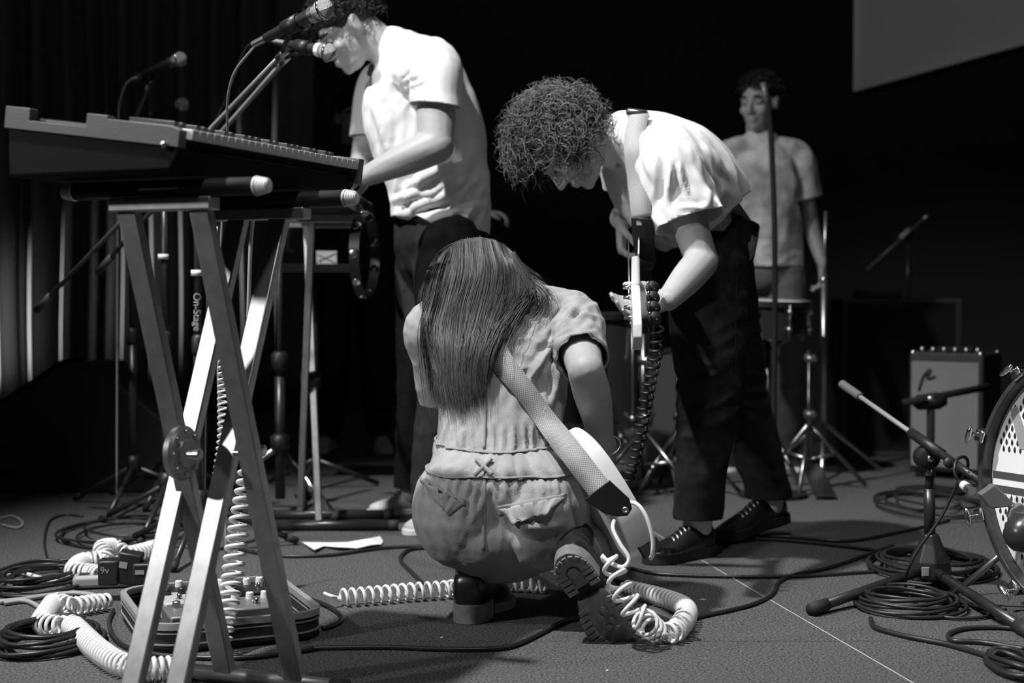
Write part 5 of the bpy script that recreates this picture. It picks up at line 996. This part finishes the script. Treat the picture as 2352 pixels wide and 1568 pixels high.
for k in range(10):
    a = math.radians(18 + 36 * k); c_ = dc + (du * math.cos(a) + dv * math.sin(a)) * (RD + .008); rd = du * math.cos(a) + dv * math.sin(a); tg = np.cross(rd, dax); R = np.stack([dax, rd, tg], 1)
    mb = MB(); mb.box(c_ + dax * -.02, (.06, .012, .03), R); mb.box(c_ + dax * .008 - rd * .006, (.008, .026, .03), R); cl = mb.build('claw', M['chrome'], Dr, smooth='auto', bevel=.003)
    mb = MB(); mb.rod(c_ + dax * .01 + rd * .004, c_ - dax * .14 + rd * .004, .004, 8); mb.rod(c_ + dax * .008 + rd * .004, c_ + dax * .03 + rd * .004, .005, 8); rod_ = mb.build('tension_rod', M['chrome'], cl)
    mb = MB(); q = c_ + dax * .034 + rd * .004; mb.ell(q, (.007, .024, .007), np.stack([dax, tg, rd], 1), 12, 8); mb.build('wing_key', M['chrome'], cl)
    mb = MB(); mb.ell(dc + rd * (RD + .003) - dax * .17, (.018, .012, .012), R, 12, 8); mb.build('lug', M['chrome'], Dr)
for k in (-1, 1):
    a_ = dc - dax * .12 + du * k * .26 - dv * .14; b2 = A(a_[0], a_[1], .012) + du * k * .16 + dax * .10; mb = MB(); mb.rod(a_, b2, .008, 10); lg_ = mb.build('spur', M['steel'], Dr); mb = MB(); mb.ell(b2, .014); mb.build('rubber_foot', M['rubber'], lg_)
# short boom stand
bf = G(2135, 1352); Ks = thing('microphone_stand', bf, 'short black boom stand with a grey grip in front of the bass drum', 'stand')
mb = MB(); mb.prism([bf + A(x, y, .035) for x, y in ((-.06, 0), (-.03, .05), (.03, .05), (.06, 0), (.03, -.05), (-.03, -.05))], (0, 0, .012)); mb.lathe(bf + A(0, 0, .03), (0, 0, 1), [(0, .05), (.01, .058), (.045, .054), (.09, .032), (.115, .022), (.115, 0)], 8); mb.build('base_collar', M['metalblack'], Ks, smooth=False, bevel=.004)
mb = MB(); mb.box(bf + A(-.026, -.052, .055), (.020, .004, .024)); mb.build('collar_badge', M['greycab'], Ks, smooth=False, bevel=.002)
for e_ in (G(1868, 1398, .016), G(2352, 1450, .016) + A(.01, 0, 0), bf + A(.06, .26, .016)):
    s_ = bf + A(0, 0, .052) + unit((e_ - bf) * A(1, 1, 0)) * .04; mb = MB(); mb.rod(s_, e_, .0125, 12); lg_ = mb.build('leg', M['metalblack'], Ks); d = unit(e_ - s_); mb = MB(); mb.rod(e_ - d * .05, e_ + d * .01, .0155, 12); mb.build('rubber_foot', M['rubber'], lg_)
pt = W(2130, 1060, bf[1]); mb = MB(); mb.rod(bf + A(0, 0, .13), A(bf[0] - .003, bf[1], pt[2] - .07), .0145, 14); mb.build('lower_tube', M['metalblack'], Ks)
mb = MB(); mb.rod(A(bf[0] - .003, bf[1], pt[2] - .09), A(bf[0] - .003, bf[1], pt[2] - .01), .011, 12); mb.build('upper_tube', M['metalblack'], Ks)
mb = MB(); mb.lathe(A(bf[0] - .003, bf[1], pt[2] - .035), (0, 0, 1), [(0, .010), (0, .0155), (.010, .0155), (.016, .013), (.016, 0)], 16); mb.build('bright_ring', M['chrome'], Ks, smooth='auto')
ba_, bb_ = W(1934, 882, bf[1] + .36), W(2262, 1112, bf[1] - .24); bd = unit(bb_ - ba_)
mb = MB(); mb.lathe(pt + A(-.003, -.03, .012), (0, 1, 0), [(0, .02), (.006, .03), (.05, .03), (.056, .02), (.056, 0)], 20); pv_ = mb.build('pivot', M['black'], Ks, smooth='auto')
mb = MB(); mb.lathe(pt + A(-.003, -.036, .012), (0, -1, 0), [(0, .009), (.004, .008), (.006, 0)], 14); mb.build('pivot_bolt', M['chrome'], pv_)
mb = MB(); mb.rod(ba_, bb_, .0065, 12); ob_ = mb.build('boom_arm', M['trim'], Ks)
mb = MB(); mb.lathe(ba_ - bd * .002, bd, [(0, .008), (.002, .0125), (.098, .0125), (.1, .010), (.1, 0)], 16); mb.build('foam_grip', mat('grey_foam', .13, .8), ob_, smooth='auto')
cl0 = ba_ + (bb_ - ba_) * .53; mb = MB(); mb.rod(cl0 - bd * .005, cl0 + bd * .135, .0135, 14); mb.build('boom_clutch', M['black'], ob_); mb = MB(); mb.rod(cl0 + bd * .13, bb_, .010, 12); mb.build('boom_sleeve', M['metalblack'], ob_)
mb = MB(); kq = W(2177, 1062, bf[1] - .12); mb.lathe(kq, (0, -1, .1), [(0, .012), (.012, .014), (.016, .013), (.016, 0)], 14); mb.build('thumb_screw', M['black'], ob_)
# kick microphone: plug, wedge mount and egg-shaped head
m0 = W(2205, 1108, bf[1] - .24); m1_ = W(2262, 1148, bf[1] - .36); md = unit(m1_ - m0)
Km_ = thing('microphone', m1_, 'egg-shaped kick drum microphone with a white-banded plug at the right edge', 'microphone', GRP)
mb = MB(); mb.lathe(m0, md, [(0, .006), (.006, .009), (.02, .0105), (.062, .0105), (.062, 0)], 16); pg = mb.build('plug', M['steel'], Km_, smooth='auto')
mb = MB(); mb.lathe(m0 + md * .018, md, [(0, .0105), (0, .0115), (.02, .0115), (.02, .0105)], 16); mb.build('tape_band', M['tape'], pg)
Yk = bf[1] - .42; mb = MB(); mb.prism([W(2252, 1136, Yk), W(2285, 1112, Yk), W(2330, 1155, Yk), W(2322, 1164, Yk), W(2276, 1168, Yk)], (0, .03, 0)); mb.build('wedge_mount', M['pedal'], Km_, smooth=False, bevel=.003)
ec = W(2356, 1222, Yk - .06); ed = unit(A(.80, .35, .30)); mb = MB(); mb.lathe(ec, ed, [(-.05, .0), (-.048, .016), (-.04, .03), (-.02, .042), (-.004, .046), (-.003, .0475), (.004, .0475), (.005, .046), (.03, .044), (.05, .035), (.062, .018), (.064, 0)], 26); eg = mb.build('capsule_housing', M['micgrey'], Km_, smooth='auto')
mb = MB(); mb.prism([W(2316, 1190, Yk - .002), W(2322, 1168, Yk - .002), W(2345, 1155, Yk - .002), W(2372, 1172, Yk - .002), W(2372, 1200, Yk - .002)], (0, .02, 0)); mb.build('swivel_bracket', M['pedal'], Km_, smooth=False, bevel=.004)
B1 = bf[1]
cord('microphone_cable', [m0, W(2192, 1085, B1 - .24), W(2198, 1055, B1 - .22), W(2218, 1050, B1 - .18), W(2222, 1075, B1 - .15), W(2195, 1120, B1 - .12), W(2160, 1190, B1 - .12), W(2110, 1260, B1 - .12), W(2085, 1310, B1 - .12), G(2080, 1350, .02), G(2105, 1385, .006), G(2160, 1415, .006), G(2250, 1418, .006), G(2310, 1400, .006)], .0042, M['cableb'], 'cable looping from the kick microphone down its stand')
# amplifier
Ya = 6.05; af = W(2085, 1085, 6.25); Am = thing('amplifier', A((2160 - CX) / F * Ya, Ya, 0), 'guitar amplifier with pale grille cloth behind the bass drum', 'amplifier')
ad = unit(A(.80, -.60, 0)); an_ = A(-.60, -.80, 0); a0 = A((2088 - CX) / F * 6.0, 6.0, 0); aw, ah, adp = .315, .50, .24; AR = np.stack([ad, -an_, A(0, 0, 1)], 1); ac = a0 + ad * aw / 2 - an_ * adp / 2
mb = MB(); mb.box(ac + A(0, 0, .03 + ah / 2), (aw, adp, ah), AR); mb.build('cabinet', M['tolex'], Am, smooth='auto', bevel=.012)
mb = MB(); mb.box(a0 + ad * aw / 2 + an_ * .004 + A(0, 0, .03 + ah / 2 - .01), (aw - .03, .012, ah - .06), AR); gr_ = mb.build('grille_cloth', M['grille'], Am, smooth='auto', bevel=.004)
mb = MB(); lp = a0 + an_ * .012 + A(0, 0, .43); mb.tube(catmull([lp + ad * .05 + A(0, 0, -.06), lp + ad * .07 + A(0, 0, .0), lp + ad * .10 + A(0, 0, .03), lp + ad * .085 + A(0, 0, -.01), lp + ad * .12 + A(0, 0, .0)], 14), .006, 6); mb.build('script_logo', M['lugk'], Am)
mb = MB(); mb.box(ac + A(0, 0, .03 + ah + .012), (aw * .5, .03, .018), AR); mb.build('handle', M['matte'], Am, smooth='auto', bevel=.004)
for k in range(6):
    mb = MB(); mb.lathe(a0 + ad * (.04 + k * .047) - an_ * .05 + A(0, 0, .03 + ah), (0, 0, 1), [(0, .011), (.02, .009), (.02, 0)], 12); mb.build('knob', M['steel'], Am)
for i in (0, 1):
    for k in (0, 1): mb = MB(); mb.ell(ac + AR @ A((i - .5) * (aw - .03), (k - .5) * (adp - .03), 0) + A(0, 0, .03 + ah - .006), .016); mb.build('metal_corner', M['chrome'], Am)
for i in (0, 1):
    for k in (0, 1): mb = MB(); mb.lathe(ac + AR @ A((i - .5) * .24, (k - .5) * .16, 0), (0, 0, 1), [(0, .018), (.032, .02), (.032, 0)], 12); mb.build('foot', M['rubber'], Am)
# low microphone stand in front of the amplifier
sx = A((2140 - CX) / F * 5.5, 5.5, 0); As = thing('microphone_stand', sx, 'dark low stand crossing the pale amplifier grille', 'stand')
tz_ = W(2140, 925, 5.5)[2]; mb = MB(); mb.rod(sx + A(0, 0, .02), A(sx[0], 5.5, tz_), .016, 12); mb.build('post', M['matte'], As)
mb = MB(); mb.rod(W(2075, 925, 5.45), W(2270, 888, 5.55), .014, 12); mb.build('boom_arm', M['matte'], As)
mb = MB(); mb.lathe(A(sx[0] - .07, 5.5, tz_), (1, .05, .08), [(0, .012), (.02, .03), (.1, .034), (.13, .02), (.13, 0)], 14); mb.build('clamp', M['matte'], As)
mb = MB(); mb.lathe(sx, (0, 0, 1), [(0, .13), (.015, .13), (.03, .03), (.03, 0)], 24); mb.build('round_base', M['matte'], As, smooth='auto')
mb = MB(); mb.ell(W(2140, 915, 5.42), (.018, .01, .012)); mb.build('bright_knob', M['steel'], As)
# road case with bits on top
cc_ = A((2010 - CX) / F * 6.9, 7.05, 0); Rc2 = thing('road_case', cc_, 'tall dark equipment case at the back right', 'case'); hz = W(2010, 684, 6.9)[2]
mb = MB(); mb.box(cc_ + A(.1, 0, hz / 2), (.55, .5, hz)); mb.build('case_body', M['tolex'], Rc2, smooth=False)
for k in (-1, 1):
    mb = MB(); mb.box(cc_ + A(.1 + k * .272, -.25, hz / 2), (.022, .014, hz)); mb.build('edge_trim', M['boomgrey'], Rc2, smooth=False)
for z_ in (.012, hz - .012): mb = MB(); mb.box(cc_ + A(.1, -.25, z_), (.55, .012, .022)); mb.build('edge_trim', M['boomgrey'], Rc2, smooth=False)
lt = A((2020 - CX) / F * 6.9, 6.95, hz); Lp = thing('mixer', lt, 'small dim mixer lying on the equipment case', 'mixer'); mb = MB(); mb.box(lt + A(0, 0, .018), (.20, .14, .035)); mb.build('housing', M['boomgrey'], Lp, smooth='auto', bevel=.004)
for k in range(4): mb = MB(); mb.lathe(lt + A(-.075 + .05 * k, -.03, .035), (0, 0, 1), [(0, .008), (.012, .007), (.012, 0)], 10); mb.build('knob', M['steel'], Lp)
fx = A((2085 - CX) / F * 7.8, 7.8, 0); bt = boom_stand('faint boom stand with a pale tape band in the dark at the right', (fx[0], 7.8), W(2085, 540, 7.8)[2], W(1990, 620, 7.8), W(2125, 500, 7.8), 'boom microphone stands', weight=False)
mb = MB(); mb.rod(W(2068, 547, 7.76), W(2090, 527, 7.76), .014, 10); mb.build('tape_band', M['greycab'], bt)
# stand in front of the far right person and the pole he holds
vx = A((1778 - CX) / F * 5.4, 5.4, 0)
Vs = thing('microphone_stand', vx, 'tall black stand in front of the person in the patterned tee', 'stand')
mb = MB(); mb.tube(catmull([vx + A(0, 0, .05), W(1780, 600, 5.4), W(1772, 330, 5.4), W(1765, 240, 5.4)], 24), .011, 10); mb.build('pole', M['matte'], Vs)
mb = MB(); mb.rod(W(1765, 245, 5.4), W(1752, 190, 5.4), .011, 10); mb.build('tip', M['boomgrey'], Vs)
mb = MB(); mb.lathe(vx, (0, 0, 1), [(0, .13), (.015, .13), (.03, .03), (.06, .016), (.06, 0)], 24); mb.build('round_base', M['matte'], Vs, smooth='auto')
hx = W(1893, 700, 6.1); Ps = thing('cymbal_stand', A(hx[0], 6.1, 0), 'slim pale stand pole beside the hand of the person in the patterned tee', 'stand')
mb = MB(); mb.rod(A(hx[0], 6.1, .1), W(1893, 645, 6.1), .014, 12); mb.build('lower_tube', M['steel'], Ps); mb = MB(); mb.rod(W(1893, 650, 6.1), W(1897, 485, 6.1), .008, 10); mb.build('upper_tube', M['steel'], Ps); mb = MB(); mb.ell(W(1893, 642, 6.1), .02); mb.build('wing_nut', M['chrome'], Ps)
for k in range(3): a = k * 2.09 + .3; mb = MB(); mb.rod(A(hx[0], 6.1, .22), A(hx[0] + .28 * math.cos(a), 6.1 + .28 * math.sin(a), .012), .010); mb.build('leg', M['steel'], Ps)
# ================================================================== drum kit in the dark behind
def drum(name, c, r, h, axis, label, legs=True, head_m=None):
    c = np.asarray(c, float); f = unit(axis); d = thing(name, A(c[0], c[1], 0 if legs else c[2] - h), label, 'drum'); n = 40; f, s, u = frame(axis); ring = lambda t, rr: [c + f * t + (s * math.cos(a) + u * math.sin(a)) * rr for a in np.linspace(0, 2 * math.pi, n, endpoint=False)]
    mb = MB(); mb.rings([ring(-h, r), ring(0, r)]); mb.build('shell', M['gtrd'], d, smooth='auto')
    for t in (-h, 0): mb = MB(); mb.rings([ring(t - .012, r + .012), ring(t + .012, r + .012), ring(t + .012, r + .003), ring(t - .012, r + .003)], loop=True, cap=False); mb.build('hoop', M['dsteel'], d, smooth='auto')
    mb = MB(); mb.rings([ring(.003, r - .002), ring(.005, r - .002)]); mb.build('head', head_m or M['drumw'], d, smooth='auto')
    for k in range(8):
        a = k * math.pi / 4 + .2; q = c + (s * math.cos(a) + u * math.sin(a)) * (r + .012); mb = MB(); mb.rod(q, q - f * h, .004, 6); ld = mb.build('tension_rod', M['steel'], d)
        for t in (.03, h - .03): mb = MB(); mb.ell(q - f * t, .013, None, 8, 6); mb.build('lug', M['steel'], ld)
    if legs:
        for k in range(3):
            a = k * 2.094 + .5; q = c + A(math.cos(a), math.sin(a), 0) * (r + .02); mb = MB(); mb.tube(catmull([q + A(0, 0, -.08), A(q[0], q[1], .10), A(q[0] + .03 * math.cos(a), q[1] + .03 * math.sin(a), .01)], 10), .007, 8); mb.build('leg', M['dsteel'], d)
    return d
ft = W(1405, 725, 5.6); drum('floor_tom', A(ft[0] - .05, 5.6, ft[2]), .20, .42, (0, 0, 1), 'floor tom gleaming in the dark between the two guitarists', True, M['matte'])
sn_ = W(1765, 694, 5.9); drum('snare_drum', A(sn_[0], 5.9, sn_[2]), .165, .13, (.03, -.05, 1), 'snare drum with pale head behind the bending person', False)
ss = thing('snare_stand', A(sn_[0], 5.9, 0), 'chrome stand under the snare drum', 'stand'); mb = MB(); mb.rod(A(sn_[0], 5.9, .12), A(sn_[0], 5.9, sn_[2] - .16), .013, 12); mb.build('post', M['dsteel'], ss)
for k in range(3):
    a = k * 2.09 + .9; mb = MB(); mb.rod(A(sn_[0], 5.9, .25), A(sn_[0] + .24 * math.cos(a), 5.9 + .24 * math.sin(a), .012), .009); mb.build('leg', M['dsteel'], ss); mb = MB(); mb.rod(A(sn_[0], 5.9, sn_[2] - .2), A(sn_[0] + .17 * math.cos(a), 5.9 + .17 * math.sin(a), sn_[2] - .142), .008); mb.build('basket_arm', M['dsteel'], ss)
kd = A((1555 - CX) / F * 6.2, 6.2, .27); drum('bass_drum', kd, .25, .36, (0, -1, 0.02), 'dark bass drum hidden behind the legs of the bending person', False, M['stripe'])
def hardware(px, Y, z, label, pedal=False):
    x = (px - CX) / F * Y; s = thing('hardware_stand', A(x, Y, 0), label, 'stand', 'drum hardware in the dark'); mb = MB(); mb.rod(A(x, Y, .1), A(x, Y, z), .011, 10); mb.build('post', M['dsteel'], s)
    for k in range(3):
        a = k * 2.09 + px; mb = MB(); mb.rod(A(x, Y, .26), A(x + .24 * math.cos(a), Y + .24 * math.sin(a), .012), .009); mb.build('leg', M['dsteel'], s); mb = MB(); mb.rod(A(x, Y, .12), A(x + .12 * math.cos(a), Y + .12 * math.sin(a), .14), .007); mb.build('brace', M['steel'], s)
    for zz in (.30, .52): mb = MB(); mb.lathe(A(x - .02, Y, zz), (1, -.3, 0), [(0, .016), (.04, .016), (.05, .008), (.05, 0)], 12); mb.build('clamp', M['steel'], s)
    if pedal:
        mb = MB(); mb.prism([A(x - .04, Y - .30, .015), A(x + .04, Y - .30, .015), A(x + .035, Y - .04, .10), A(x - .035, Y - .04, .10)], (0, 0, .008)); mb.build('footboard', M['dsteel'], s, smooth=False)
    return s
hardware(1478, 5.4, .62, 'thin hardware stand beside the hanging black coil'); hardware(1560, 5.5, .55, 'hardware stand with a pedal behind the near trouser leg', True); hardware(1860, 5.6, .55, 'hardware stand right of the raised shoe', True); hardware(1700, 6.95, .85, 'tall hardware stand between the trouser legs and the snare')
ci = W(1370, 1035, 5.2)
